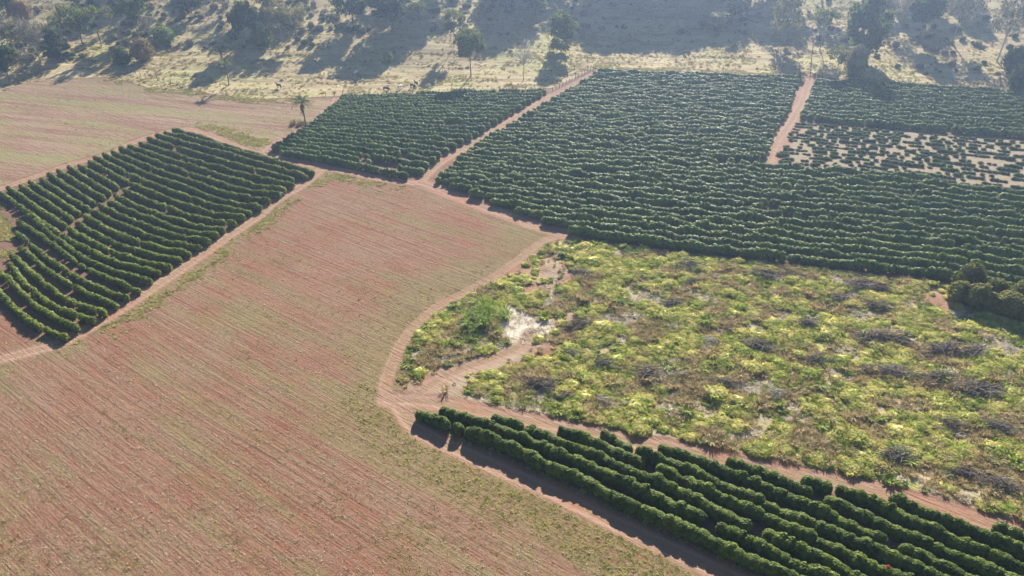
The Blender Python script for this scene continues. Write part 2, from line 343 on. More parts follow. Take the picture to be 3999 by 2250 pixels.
A['weed'] = np.clip(np.maximum(1 - seg_dist(px, py, F_EDGE) / 9, np.maximum(1 - seg_dist(px, py, CURVE_EDGE) / 12, .8 - seg_dist(px, py, LTRK) / 7)), 0, 1)
for k in ('fallow', 'pasture', 'back', 'straw', 'coffee'): A[k] = np.clip(A[k], -8, 8)
def micro(x, y, past, fal, trkv):
    off = np.clip(-trkv, 0, 1)
    ter = (fbm(x * .05, y * .55 + 2 * vnoise(x * .03, y * .03, 5), 21, 2) - .5)
    z = .55 * ter * np.clip(past / 3, 0, 1)
    z = z + .5 * (fbm(x * .35, y * .35, 31, 3) - .5) * np.clip(fal / 2, 0, 1) * off
    return z + .10 * (fbm(x * .4, y * .4, 41, 2) - .5) - .08 * np.clip(trkv, 0, 1)
GZ = height(px, py) + micro(px, py, A['pasture'], A['fallow'], A['track'])
V = np.c_[px, py, GZ]
R, C = len(ys), NXC
ii = (np.arange(R - 1)[:, None] * C + np.arange(C - 1)[None, :]).ravel()
Q = np.c_[ii, ii + 1, ii + 1 + C, ii + C]
def fc(a): return a[Q].mean(axis=1)
reg = np.zeros(len(Q), int)
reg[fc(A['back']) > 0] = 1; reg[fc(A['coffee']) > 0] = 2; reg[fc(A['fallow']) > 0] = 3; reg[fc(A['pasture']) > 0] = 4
ftr = fc(trk); fti = tid[Q[:, 0]]
reg[ftr > 0] = 10 + fti[ftr > 0]
NAMES = {0: 'ploughed_field', 1: 'harvested_field', 2: 'plantation_soil', 3: 'fallow_ground', 4: 'hillside_pasture'}
LABELS = {0: 'red ploughed field with stubble rows in the foreground and centre', 1: 'dry harvested field at the upper left below the hill',
          2: 'bare soil under the coffee hedges', 3: 'overgrown fallow ground at the right between two plantations', 4: 'dry grass hillside pasture at the top'}
for k in np.unique(reg):
    f = Q[reg == k]; used, inv = np.unique(f, return_inverse=True)
    nm = NAMES.get(k, 'dirt_track')
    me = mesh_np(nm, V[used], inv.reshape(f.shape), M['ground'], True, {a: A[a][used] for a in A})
    o = tag(link(nm, me), kind='structure')
    if k in LABELS: o['label'] = LABELS[k]
def gz(x, y):                                           # terrain height with its small relief
    x = np.atleast_1d(np.asarray(x, float)); y = np.atleast_1d(np.asarray(y, float))
    r = np.clip(np.searchsorted(ys, y) - 1, 0, R - 2); fy = np.clip((y - ys[r]) / (ys[r + 1] - ys[r]), 0, 1)
    G = GZ.reshape(R, C); o = 0
    for rr, wgt in ((r, 1 - fy), (r + 1, fy)):
        s = (x / (ys[rr] * .85 + 36) + 1) / 2 * (C - 1); i0 = np.clip(np.floor(s).astype(int), 0, C - 2); fx = np.clip(s - i0, 0, 1)
        o = o + wgt * (G[rr, i0] * (1 - fx) + G[rr, i0 + 1] * fx)
    return o
# wide surrounding land
gx = np.linspace(-1300, 1300, 131); gy = np.linspace(-900, 1300, 111)
XX, YY = np.meshgrid(gx, gy); zz = height(XX, YY) - .8
ii = (np.arange(110)[:, None] * 131 + np.arange(130)[None, :]).ravel(); q = np.c_[ii, ii + 1, ii + 132, ii + 131]
cx, cyy = XX.ravel()[q].mean(1), YY.ravel()[q].mean(1)
keep = ~((cyy > 50) & (cyy < 405) & (np.abs(cx) < cyy * .85 + 36 - 32))
vv = np.c_[XX.ravel(), YY.ravel(), zz.ravel()]
pa = np.clip((YY.ravel() - 240) / 5, -8, 8)
me = mesh_np('ground', vv, q[keep], M['ground'], True, {'pasture': pa, 'fallow': pa * 0 - 8, 'back': pa * 0 - 8, 'coffee': pa * 0 - 8, 'straw': pa * 0 - 8, 'clear': pa * 0 - 8, 'pruned': pa * 0 - 8, 'track': pa * 0 - 6, 'trackc': pa * 0, 'weed': pa * 0})
tag(link('ground', me), kind='structure')

# ------------------------------------------------------------------ plant building blocks
def sphere_grid(nr, ns):
    v = [(0, 0, 1)]
    for i in range(1, nr):
        a = pi * i / nr
        for j in range(ns): b = 2 * pi * (j + .5 * (i % 2)) / ns; v.append((sin(a) * cos(b), sin(a) * sin(b), cos(a)))
    v.append((0, 0, -1)); f = []
    for j in range(ns): f.append((0, 1 + j, 1 + (j + 1) % ns))
    for i in range(nr - 2):
        o = 1 + i * ns
        for j in range(ns):
            a, b, c, d = o + j, o + (j + 1) % ns, o + ns + j, o + ns + (j + 1) % ns
            f += [(a, c, b), (b, c, d)]
    e = len(v) - 1; o = 1 + (nr - 2) * ns
    for j in range(ns): f.append((e, o + (j + 1) % ns, o + j))
    return np.array(v), np.array(f)
def cards(rng, P, N, size, asp=1.8, tilt=.7, tri=False):
    """leaf faces at P, roughly facing N, each a pointed quad or a triangle"""
    n = len(P); N = N + tilt * rng.normal(size=(n, 3)); N /= np.linalg.norm(N, axis=1)[:, None] + 1e-9
    T = rng.normal(size=(n, 3)); T -= (T * N).sum(1)[:, None] * N; T /= np.linalg.norm(T, axis=1)[:, None] + 1e-9
    Bn = np.cross(N, T); s = size * (.65 + .7 * rng.random(n))[:, None]
    T = T * s * .5 * asp; Bn = Bn * s * .5
    if tri:
        Vv = np.stack([P - T - Bn, P - T + Bn, P + T], 1).reshape(-1, 3); F = np.arange(3 * n).reshape(-1, 3)
    else:
        Vv = np.stack([P - T, P + Bn, P + T, P - Bn], 1).reshape(-1, 3); b = 4 * np.arange(n)[:, None]
        F = np.concatenate([b + [[0, 1, 2]], b + [[0, 2, 3]]], 0)
    return Vv, F
def join(parts):
    vs, fs, o = [], [], 0
    for v, f in parts: vs.append(v); fs.append(np.asarray(f) + o); o += len(v)
    return np.vstack(vs), np.vstack(fs)
def bush_shape(d, h, w):
    k = (np.abs(d) ** 5).sum(1) ** -.2; k = (.35 + .65 * k)[:, None]
    p = d * k * np.array([w / 2, w / 2, h / 2]); p[:, 2] += h / 2
    p[:, :2] *= (1.08 - .22 * np.clip((p[:, 2:3] / h - .55) / .45, 0, 1) - .18 * np.clip((.3 - p[:, 2:3] / h) / .3, 0, 1))
    return p
def bush(seed, h, w, nleaf, lsize, nr=5, ns=8, lump=.16, tri=True, tilt=.42, asp=1.7):
    rng = np.random.default_rng(seed)
    lp = rng.normal(size=(9, 3)); lp /= np.linalg.norm(lp, axis=1)[:, None]; la = rng.uniform(-.5, 1, 9)
    def rad(d): return 1 + lump * (np.exp(-((d[:, None, :] - lp[None]) ** 2).sum(2) * 5) * la).sum(1)
    v, f = sphere_grid(nr, ns)
    core = bush_shape(v, h, w) ; c0 = np.array([0, 0, h * .5]); core = c0 + (core - c0) * (rad(v) * .86)[:, None]; core[:, 2] = np.maximum(core[:, 2], -.05)
    d = rng.normal(size=(nleaf, 3)); d[:, 2] = d[:, 2] * .9 + .25; d /= np.linalg.norm(d, axis=1)[:, None]
    p = bush_shape(d, h, w); p = c0 + (p - c0) * (rad(d) * rng.uniform(.84, 1.06, nleaf))[:, None]; p[:, 2] = np.maximum(p[:, 2], .04)
    return join([(core, f), cards(rng, p, d * np.array([1, 1, .7]) + np.array([0, 0, 1.0]) * (.25 + 1.3 * np.clip(d[:, 2:3] + .05, 0, 1)), lsize, asp, tilt, tri)])
def hedge_row(pts, tv, tf, spacing, rng, hs=(.85, 1.15), gap=.015, wander=.1, sc=1.0, taper=None, gaps=(), wob=0.10):
    P, s = resample(pts, spacing); n = len(P)
    cl = (vnoise(s * .32 + rng.uniform(0, 99), np.zeros(n), 3) - .5) * 2
    keep = rng.random(n) > gap
    run = vnoise(s * .09 + rng.uniform(0, 99), np.zeros(n), 8); keep &= ~((run > .93) & (rng.random(n) < .6))
    fr = s / max(s[-1], 1)
    for a, b in gaps: keep &= ~((fr > a) & (fr < b))
    P = P[keep]; cl = cl[keep]; n = len(P)
    if n == 0: return None
    tg = np.gradient(P, axis=0) if n > 1 else np.array([[1., 0]]); k = rng.integers(0, len(tv), n); a = np.arctan2(tg[:, 1], tg[:, 0]) + pi * rng.integers(0, 2, n) + rng.normal(0, .25, n); ca, sa = np.cos(a), np.sin(a)
    sz = sc * (1 + .5 * (hs[1] - hs[0]) * cl + rng.uniform(-wob, wob, n)); sx = sc * (1 + rng.uniform(-.12, .12, n)) * (.6 + .4 * sz / sc)
    T = tv[k] * np.array([1.25, .95, 1.0])
    X = (T[:, :, 0] * ca[:, None] - T[:, :, 1] * sa[:, None]) * sx[:, None]; Y = (T[:, :, 0] * sa[:, None] + T[:, :, 1] * ca[:, None]) * sx[:, None]; Z = T[:, :, 2] * sz[:, None]
    jx = P[:, 0] + rng.normal(0, wander, n); jy = P[:, 1] + rng.normal(0, wander, n); jz = gz(jx, jy) - .04
    Vv = np.stack([X + jx[:, None], Y + jy[:, None], Z + jz[:, None]], 2).reshape(-1, 3)
    F = (tf[None] + (np.arange(n) * T.shape[1])[:, None, None]).reshape(-1, 3)
    return Vv, F
def templates(n, seed, *a, **k):
    t = [bush(seed + i, *a, **k) for i in range(n)]
    return np.stack([x[0] for x in t]), t[0][1]
def clip_poly(pts, poly, step=.5, pad=0.0):
    """runs of a row that lie inside a plot"""
    P, _ = resample(pts, step); m = sdf(P[:, 0], P[:, 1], poly) > pad
    if m.sum() < 6: return None
    i = np.where(m)[0]; return P[i[0]:i[-1] + 1]
def blend_rows(top, bot, n, over=0.0):
    """n rows blended on the ground between two surveyed rows, same number of control points"""
    a, b = smooth_line(top), smooth_line(bot)
    a = resample(a, 2)[0]; b = resample(b, 2)[0]; m = 80
    def rs(p): i = np.linspace(0, len(p) - 1, m); return np.c_[np.interp(i, np.arange(len(p)), p[:, 0]), np.interp(i, np.arange(len(p)), p[:, 1])]
    a, b = rs(a), rs(b)
    return [a + (b - a) * k / (n - 1) for k in range(n)]

# ------------------------------------------------------------------ near plantation (bottom right): every bush on its own
FROWS = [
 [(1640, 1595), (1752, 1634), (1819, 1661), (1927, 1696), (2063, 1758), (2168, 1809), (2277, 1848), (2453, 1943), (2680, 2040), (2915, 2151), (3111, 2235), (3300, 2320)],
 [(1737, 1583), (1888, 1630), (1989, 1669), (2129, 1731), (2219, 1770), (2355, 1824), (2490, 1888), (2605, 1940), (2742, 2002), (2872, 2070), (3006, 2126), (3092, 2179), (3200, 2219), (3420, 2310)],
 [(1943, 1618), (2040, 1653), (2160, 1692), (2219, 1727), (2328, 1762), (2432, 1813), (2487, 1837), (2568, 1862), (2670, 1912), (2742, 1940), (2804, 1978), (2928, 2028), (3052, 2092), (3145, 2129), (3267, 2182), (3333, 2225), (3500, 2300)],
 [(2199, 1665), (2281, 1692), (2351, 1722), (2500, 1776), (2568, 1805), (2698, 1862), (2773, 1902), (2853, 1938), (2965, 1980), (3068, 2032), (3145, 2068), (3280, 2132), (3382, 2176), (3510, 2219), (3680, 2290)],
 [(2366, 1688), (2450, 1728), (2555, 1765), (2624, 1793), (2707, 1818), (2745, 1840), (2835, 1880), (2928, 1914), (3037, 1970), (3145, 2013), (3301, 2072), (3429, 2129), (3494, 2157), (3628, 2219), (3800, 2290)],
 [(2593, 1727), (2692, 1772), (2782, 1806), (2922, 1856), (2990, 1882), (3114, 1935), (3286, 2006), (3385, 2056), (3460, 2085), (3553, 2122), (3671, 2182), (3805, 2241), (3920, 2290)],
 [(2860, 1786), (2940, 1811), (2990, 1834), (3114, 1880), (3227, 1922), (3301, 1949), (3370, 1982), (3478, 2034), (3596, 2086), (3674, 2119), (3789, 2165), (3882, 2212), (4050, 2280)],
 [(3164, 1855), (3199, 1866), (3283, 1893), (3385, 1930), (3478, 1972), (3528, 1997), (3646, 2042), (3739, 2086), (3814, 2120), (3913, 2160), (3999, 2200), (4150, 2260)],
 [(3519, 1937), (3603, 1971), (3727, 2017), (3820, 2050), (3913, 2092), (3999, 2125), (4150, 2190)],
 [(3926, 2048), (3999, 2079), (4150, 2140)],
]
FGAPS = {0: [(.075, .098), (.122, .140), (.42, .428), (.655, .664)], 1: [(.33, .338), (.655, .70)], 2: [(.075, .095), (.165, .178), (.50, .507), (.695, .725)],
         3: [(.055, .065), (.265, .30)], 4: [(.085, .11), (.20, .206)], 5: [(.11, .116), (.71, .74)], 6: [(.31, .345), (.63, .636)], 7: [(.08, .135)], 8: [(.17, .18)], 9: []}
NB = 10
near_meshes = [mesh_np('coffee_bush', *bush(100 + i, 1.95, 1.15, 1500, .165, 7, 12, .32, False, .55), M['coffee'], ncore=144) for i in range(NB)]
F_LABEL = ['row nearest the red field', 'second row from the red field', 'third row from the red field', 'fourth row from the red field', 'fifth row from the red field',
           'sixth row from the red field', 'seventh row from the red field', 'eighth row from the red field', 'ninth row from the red field, beside the track', 'short last row in the right corner']
rng = np.random.default_rng(5)
nbush = 0
for i, row in enumerate(FROWS):
    pts = smooth_line(gpts(row, 2.1)); P, s = resample(pts, 1.02); fr = s / s[-1]
    root = bpy.data.objects.new('coffee_hedge', None); COL.objects.link(root)
    c = P[len(P) // 2]; cz = float(gz(*c)[0]); root.location = (c[0], c[1], cz)
    tag(root, 'coffee hedge of the near plantation, ' + F_LABEL[i], 'coffee hedge', 'coffee hedges of the near plantation')
    cl = vnoise(s * .35 + i * 31, s * 0, 5)
    for j in range(len(P)):
        if any(a < fr[j] < b for a, b in FGAPS[i]): continue
        x, y = P[j] + rng.normal(0, .07, 2)
        o = bpy.data.objects.new('coffee_bush', near_meshes[rng.integers(NB)]); COL.objects.link(o); o.parent = root
        k = .80 + .34 * cl[j] + rng.uniform(-.08, .08)
        o.location = (x - c[0], y - c[1], float(gz(x, y)[0]) - .05 - cz); tg = P[min(j + 1, len(P) - 1)] - P[max(j - 1, 0)]; o.rotation_euler = (rng.normal(0, .03), rng.normal(0, .03), math.atan2(tg[1], tg[0]) + pi * rng.integers(0, 2) + rng.normal(0, .25))
        w = rng.uniform(.84, 1.12); o.scale = (w * 1.28, w * .95, k * rng.uniform(.97, 1.05)); nbush += 1
x, y, z = at(3469, 2216, 2.0)
q = bush(777, .32, .34, 100, .10, 4, 7)
tag(link('red_shoot', mesh_np('red_shoot', q[0] , q[1], M['red']), loc=(x, y, z + 1.9)), 'small red-leaved shoot growing out of a near coffee hedge at lower right', 'shoot')

# ------------------------------------------------------------------ left plantation
tvL, tfL = templates(8, 300, 1.5, .98, 100, .25, 5, 8, .16)
LSTART = [(-160, 1075), (-110, 985), (0, 940), (37, 950)]
ls = [(0, 1130), (0, 1062), (18, 1015), (42, 985), (80, 955), (62, 900), (70, 860), (92, 828), (3, 745), (31, 728), (76, 718), (113, 702), (156, 692), (190, 676), (229, 662), (266, 647), (307, 639), (346, 625), (367, 606), (404, 597), (437, 587), (470, 575), (499, 566), (529, 554), (560, 546), (580, 534), (611, 520), (644, 514), (675, 503)]
le = [(250, 1300), (293, 1268), (354, 1238), (402, 1208), (449, 1180), (484, 1153), (533, 1128), (577, 1086), (612, 1055), (652, 1036), (691, 1005), (730, 982), (771, 958), (808, 935), (835, 911), (868, 889), (911, 865), (944, 842), (971, 824), (996, 805), (1028, 787), (1045, 770), (1083, 752), (1105, 733), (1136, 714), (1171, 700), (1190, 682), (1217, 667), (1229, 650)]
NLR = 26
SA = resample(smooth_line(gpts([(-60, 1090), (30, 990), (70, 920), (60, 840), (0, 752), (76, 716), (156, 690), (266, 645), (367, 606), (470, 574), (560, 545), (675, 500)], 1.0)), .5)[0]
# surveyed rows (photo points along the crown line), blended on the ground
LK = [
 [(-120, 1035), (0, 1140), (80, 1217), (160, 1268), (248, 1300)],
 [(-60, 1000), (60, 1112), (140, 1185), (225, 1235), (295, 1268)],
 [(35, 1022), (110, 1112), (205, 1180), (280, 1213), (354, 1238)],
 [(42, 985), (130, 1062), (220, 1135), (310, 1178), (402, 1208)],
 [(78, 955), (170, 1035), (260, 1095), (360, 1145), (449, 1176)],
 [(62, 898), (165, 985), (275, 1060), (385, 1115), (486, 1148)],
 [(68, 857), (205, 945), (300, 1018), (420, 1075), (533, 1122)],
 [(95, 818), (205, 912), (330, 1000), (450, 1050), (577, 1083)],
 [(3, 745), (180, 872), (330, 960), (470, 1020), (612, 1052)],
 [(31, 726), (200, 840), (350, 932), (510, 1000), (652, 1030)],
 [(76, 716), (230, 815), (390, 915), (560, 975), (691, 1002)],
 [(113, 700), (270, 800), (430, 892), (590, 950), (730, 978)],
 [(156, 690), (320, 795), (470, 868), (630, 930), (771, 954)],
 [(190, 674), (360, 780), (510, 850), (660, 905), (808, 931)],
 [(229, 660), (400, 765), (560, 835), (700, 885), (838, 908)],
 [(266, 645), (440, 752), (590, 815), (740, 865), (868, 886)],
 [(307, 637), (475, 730), (620, 790), (780, 842), (911, 861)],
 [(346, 623), (510, 708), (650, 765), (810, 818), (944, 838)],
 [(367, 604), (540, 690), (690, 745), (840, 795), (971, 820)],
 [(404, 595), (570, 670), (720, 722), (870, 775), (1010, 800)],
 [(437, 585), (600, 650), (750, 702), (900, 752), (1045, 772)],
 [(470, 573), (640, 635), (790, 685), (940, 730), (1083, 750)],
 [(504, 562), (670, 618), (820, 664), (970, 708), (1105, 731)],
 [(545, 550), (710, 602), (850, 645), (1000, 686), (1136, 712)],
 [(580, 534), (750, 585), (890, 625), (1030, 662), (1171, 698)],
 [(611, 520), (780, 565), (920, 603), (1060, 640), (1190, 680)],
 [(644, 512), (800, 545), (950, 590), (1080, 622), (1217, 665)],
 [(678, 502), (760, 520), (850, 550), (960, 585), (1080, 618)],
]
Lrows = [smooth_line(gpts(r, 1.5)) for r in LK]
XG = {i: [(.0, .0)] for i in range(len(Lrows))}
def lg(i): return XG.get(i, ())
rng = np.random.default_rng(11)
crossP = gpts([(205, 965), (262, 903), (330, 848), (410, 798), (470, 752), (512, 728)], 0)
for i, pts in enumerate(Lrows):
    P, s = resample(pts, .5); d = seg_dist(P[:, 0], P[:, 1], crossP); j = d.argmin(); gaps = []
    if d[j] < 1.2: gaps.append((s[j] / s[-1] - .017, s[j] / s[-1] + .017))
    a = rng.uniform(.15, .85)
    if rng.random() < .6: gaps.append((a, a + .012))
    r = hedge_row(pts, tvL, tfL, .86, rng, (.85, 1.15), .012 if i > 7 else .05, .06, gaps=gaps, sc=1.0 if i > 7 else .92)
    Vv, F = r; c = Vv.mean(0); c[2] = Vv[:, 2].min()
    lab = 'sunlit coffee hedge of the left plantation, ' + ('row nearest the camera' if i == 0 else 'row farthest from the camera' if i == len(Lrows) - 1 else ordinal(i) + ' row from the camera')
    tag(link('coffee_hedge', mesh_np('coffee_hedge', Vv - c, F, M['coffee_old'], ncore=64, rep=len(F) // len(tfL)), loc=c), lab, 'coffee hedge', 'coffee hedges of the left plantation')

# ------------------------------------------------------------------ middle and right plantations
tvB, tfB = templates(10, 400, 1.85, 1.18, 84, .29, 5, 8, .20)
tvS, tfS = templates(8, 500, .62, .85, 46, .24, 4, 7, .28)
NCORE = {len(tfB): 64, len(tfS): 42}
def far_plot(rows, poly, what, group, seed, tv=tvB, tf=tfB, mat='coffee_far', spacing=1.0, pad=.3, name='coffee_hedge', **kw):
    rng = np.random.default_rng(seed); good = []
    for pts in rows:
        p = clip_poly(pts, poly, .5, pad)
        if p is not None and len(p) > 8: good.append(p)
    for i, p in enumerate(good):
        r = hedge_row(p, tv, tf, spacing, rng, **kw)
        if r is None: continue
        Vv, F = r; c = Vv.mean(0); c[2] = Vv[:, 2].min()
        pl = 'row farthest from the camera' if i == 0 else 'row nearest the camera' if i == len(good) - 1 else ordinal(i) + ' row from the hillside'
        tag(link('coffee_hedge', mesh_np('coffee_hedge', Vv - c, F, M[mat], ncore=NCORE[len(tf)], rep=len(F) // len(tf)), loc=c), what + ', ' + pl, 'coffee hedge', group)
mr = blend_rows(gpts([(1200, 396), (1361, 390), (1738, 376), (2155, 366), (2400, 366)], 0), gpts([(850, 560), (1054, 600), (1300, 640), (1598, 700), (1800, 740)], 0), 22)
far_plot(mr, M_POLY, 'coffee hedge of the middle plantation by the palm', 'coffee hedges of the middle plantation', 21, hs=(.85, 1.15), sc=.92)
TOPB = [(1500, 262), (2350, 279), (2700, 289), (3127, 306), (3999, 356), (4500, 385)]
BOTB = [(1500, 800), (2264, 919), (2777, 986), (3230, 1038), (3690, 1092), (4500, 1240)]
br = blend_rows(gpts(TOPB), gpts(BOTB), 42)
far_plot(br, B_POLY, 'coffee hedge of the widest plantation', 'coffee hedges of the widest plantation', 22, hs=(.76, 1.28), wob=.08, gap=.02, pad=.8)
TOPT = [(3000, 322), (3193, 329), (3640, 352), (3999, 374), (4500, 405)]
BOTT = [(3000, 452), (3120, 466), (3500, 500), (3999, 538), (4500, 590)]
tr_ = blend_rows(gpts(TOPT), gpts(BOTT), 13)
far_plot(tr_, T_POLY, 'coffee hedge of the upper right block by the hill fence', 'coffee hedges of the upper right block', 23, hs=(.8, 1.2), gap=.03, pad=.8)
TOPS = [(3000, 474), (3110, 484), (3500, 520), (3999, 560), (4500, 612)]
BOTS = [(2900, 620), (3020, 632), (3250, 654), (3500, 682), (4500, 830)]
sr_ = blend_rows(gpts(TOPS), gpts(BOTS), 14)
far_plot(sr_, T_POLY, 'low gappy coffee hedge in the pruned block', 'low pruned coffee rows', 24, tvS, tfS, 'coffee_low', .95, hs=(.6, 1.4), gap=.30, wander=.08, wob=.22)

# ------------------------------------------------------------------ grasses and weeds (stuff)
def blades(seed, n, rad, h, lean=.5, width=.03, droop=.35, up=0.0):
    rng = np.random.default_rng(seed)
    a = rng.uniform(0, 2 * pi, n); r = rad * np.sqrt(rng.random(n)) * .6; b = np.c_[r * np.cos(a), r * np.sin(a), np.full(n, -.02)]
    a2 = a + rng.normal(0, .7, n); L = h * rng.uniform(.55, 1.1, n); ln = lean * rng.uniform(.3, 1.3, n) + .6 * r / max(rad, .01) * lean
    d = np.c_[np.cos(a2), np.sin(a2)]
    m = b + np.c_[d * (L * .5 * np.sin(ln))[:, None], L * .55 * np.cos(ln) + up]
    l2 = ln + droop * rng.uniform(.5, 1.8, n)
    t = m + np.c_[d * (L * .5 * np.sin(l2))[:, None], L * .45 * np.cos(l2)]
    t[:, 2] = np.maximum(t[:, 2], .02); w = width * rng.uniform(.6, 1.3, n)
    s = np.c_[-d[:, 1], d[:, 0], 0 * w] * w[:, None]
    Vv = np.stack([b - s * .6, b + s * .6, m + s, m - s, t], 1).reshape(-1, 3); o = 5 * np.arange(n)[:, None]
    F = np.concatenate([o + [[0, 1, 2]], o + [[0, 2, 3]], o + [[3, 2, 4]]], 0)
    return Vv, F
NC = lambda nr, ns: 2 * ns * (nr - 1)
def tmpl(prefix, lst):
    c = bpy.data.collections.new(prefix)
    for i, (vf, m) in enumerate(lst):
        o = bpy.data.objects.new('%s_%02d' % (prefix, i), mesh_np(prefix, vf[0], vf[1], m, ncore=vf[2] if len(vf) > 2 else 0)); c.objects.link(o)
    return c
def scatter(name, coll, P, idx, scl, rng, label=None, tilt=.12):
    n = len(P); me = bpy.data.meshes.new(name); me.vertices.add(n)
    me.vertices.foreach_set('co', np.ascontiguousarray(P, np.float32).ravel())
    a = me.attributes.new('idx', 'INT', 'POINT'); a.data.foreach_set('value', np.ascontiguousarray(idx, np.int32))
    a = me.attributes.new('scl', 'FLOAT', 'POINT'); a.data.foreach_set('value', np.ascontiguousarray(scl, np.float32))
    r = np.c_[rng.normal(0, tilt, n), rng.normal(0, tilt, n), rng.uniform(0, 6.283, n)].astype(np.float32)
    a = me.attributes.new('rot', 'FLOAT_VECTOR', 'POINT'); a.data.foreach_set('vector', r.ravel())
    o = link(name, me); tag(o, label, kind='stuff')
    g = bpy.data.node_groups.new(name, 'GeometryNodeTree')
    g.interface.new_socket('Geometry', in_out='INPUT', socket_type='NodeSocketGeometry'); g.interface.new_socket('Geometry', in_out='OUTPUT', socket_type='NodeSocketGeometry')
    gi = g.nodes.new('NodeGroupInput'); go = g.nodes.new('NodeGroupOutput'); ip = g.nodes.new('GeometryNodeInstanceOnPoints'); ci = g.nodes.new('GeometryNodeCollectionInfo')
    ci.inputs['Collection'].default_value = coll; ci.inputs['Separate Children'].default_value = True; ci.inputs['Reset Children'].default_value = True
    ip.inputs['Pick Instance'].default_value = True
    def na(nm, ty):
        q = g.nodes.new('GeometryNodeInputNamedAttribute'); q.data_type = ty; q.inputs['Name'].default_value = nm; return q.outputs['Attribute']
    L = g.links.new
    L(gi.outputs[0], ip.inputs['Points']); L(ci.outputs[0], ip.inputs['Instance']); L(na('idx', 'INT'), ip.inputs['Instance Index'])
    L(na('rot', 'FLOAT_VECTOR'), ip.inputs['Rotation']); L(na('scl', 'FLOAT'), ip.inputs['Scale']); L(ip.outputs[0], go.inputs[0])
    md = o.modifiers.new('scatter', 'NODES'); md.node_group = g
    return o
def rand_in(rng, n, poly, x0, x1, y0, y1):
    x = rng.uniform(x0, x1, n); y = rng.uniform(y0, y1, n); m = (np.abs(x) < y * .66 + 34)
    if poly is not None: m &= inside(x, y, poly)
    return x[m], y[m]
def track_v(x, y):
    v = np.full(x.shape, -1e3)
    for pts, w in TR.values(): v = np.maximum(v, w / 2 - seg_dist(x, y, pts))
    return v
rng = np.random.default_rng(77)
# fallow vegetation: creeping grass mounds, dry weeds, herbs, pale straw
C_F = tmpl('fallow_plant', [
    ((*bush(1, .30, 1.15, 190, .11, 4, 8, .6, True, .5, 3.2), 48), M['mound']), ((*bush(2, .22, .85, 150, .10, 4, 8, .6, True, .5, 3.2), 48), M['mound']), ((*bush(3, .45, 1.4, 220, .12, 4, 8, .65, True, .55, 3.2), 48), M['mound']),
    (blades(4, 60, .50, .75, .65, .040, .6), M['brown']), (blades(5, 64, .65, .60, .85, .045, .6), M['brown']), (blades(6, 46, .45, 1.0, .5, .036, .5), M['brown']),
    (blades(7, 60, .5, .8, .6, .070, .6), M['herb']), (blades(8, 70, .7, .6, .95, .06, .7), M['herb']),
    (blades(9, 80, .7, .35, 1.2, .035, .5), M['straw']), (blades(10, 70, .6, .55, .9, .035, .5), M['straw'])])
x, y = rand_in(rng, 85000, FALLOW, -25, 115, 46, 135)
tv_ = track_v(x, y); st = sdf(x, y, STRAWP); edge = sdf(x, y, FALLOW)
cl_ = np.max([sdf(x, y, q) for q in CLEAR], axis=0) + 1.6 * (fbm(x / 1.5, y / 1.5, 55, 2) - .5)
m = (tv_ < -.25) & (st < .3) & ((cl_ < 0) | (rng.random(len(x)) < .10)); x, y, edge = x[m], y[m], edge[m]
a = fbm(x / 4.5, y / 3.2, 51, 3); b = fbm(x / 6 + 40, y / 3.5, 61, 3); c_ = rng.random(len(x)); dark = fbm(x / 3.2, y / 2.6, 71, 2)
lw = np.clip((10 - (x - (-12))) / 30, 0, .12)                       # the strip by the curved track is browner
idx = np.where(a + .24 * (c_ - .5) > .535 + lw, rng.integers(0, 3, len(x)), np.where(b + .12 * (rng.random(len(x)) - .5) > .55, rng.integers(8, 10, len(x)), rng.integers(3, 6, len(x))))
idx = np.where((c_ < .07) | ((dark > .66) & (c_ < .45)), rng.integers(6, 8, len(x)), idx)
idx = np.where((edge < 1.5) & (c_ > .85), rng.integers(6, 8, len(x)), idx)
sc = rng.uniform(.5, 1.1, len(x)) * (.65 + .8 * fbm(x / 2.2, y / 2.2, 81, 2)) * np.where(rng.random(len(x)) < .10, 1.55, 1.0); thin = rng.random(len(x)) < np.clip(1.9 * fbm(x / 2.5, y / 2.5, 91, 2) - .25, .08, 1)
x, y, idx, sc = x[thin], y[thin], idx[thin], sc[thin]
scatter('fallow_weeds', C_F, np.c_[x, y, gz(x, y)], idx, sc, rng, 'tangled grass and weeds covering the fallow ground')
# bleached straw patch beside the elephant grass
C_S = tmpl('straw_litter', [(blades(20 + i, 40, .6, .5, 1.5, .035, .15), M['straw']) for i in range(3)])
x, y = rand_in(rng, 1800, STRAWP, -10, 20, 85, 120); scatter('straw_litter', C_S, np.c_[x, y, gz(x, y)], rng.integers(0, 3, len(x)), rng.uniform(.6, 1.3, len(x)), rng, 'bleached straw litter beside the tall green grass')
# stubble and weeds on the ploughed field
C_P = tmpl('stubble', [(blades(30, 9, .35, .26, 1.2, .022, .3), M['fstraw']), (blades(31, 8, .3, .34, .9, .022, .3), M['fstraw']), (blades(32, 10, .4, .24, 1.4, .024, .2), M['fstraw']),
                       (blades(33, 20, .40, .22, 1.3, .030, .5), M['fweed']), (blades(34, 24, .50, .25, 1.3, .030, .5), M['fweed']), (blades(35, 34, .40, .30, 1.2, .036, .6), M['verge']), (bush(36, .5, .7, 60, .16, 3, 6, .3), M['herb'])])
def field_pts(n, y0, y1):
    y = y0 * (y1 / y0) ** rng.random(n); x = rng.uniform(-1, 1, n) * (y * .66 + 34)
    ok = (sdf(x, y, FALLOW) < -.2) & (sdf(x, y, PASTURE) < -.5) & (track_v(x, y) < -.2)
    for q in (L_POLY, M_POLY, B_POLY, T_POLY, F_POLY): ok &= sdf(x, y, q) < .2
    return x[ok], y[ok]
x, y = field_pts(120000, 36, 235)
uu = x * cos(radians(35)) - y * sin(radians(35)); vv_ = x * sin(radians(35)) + y * cos(radians(35))
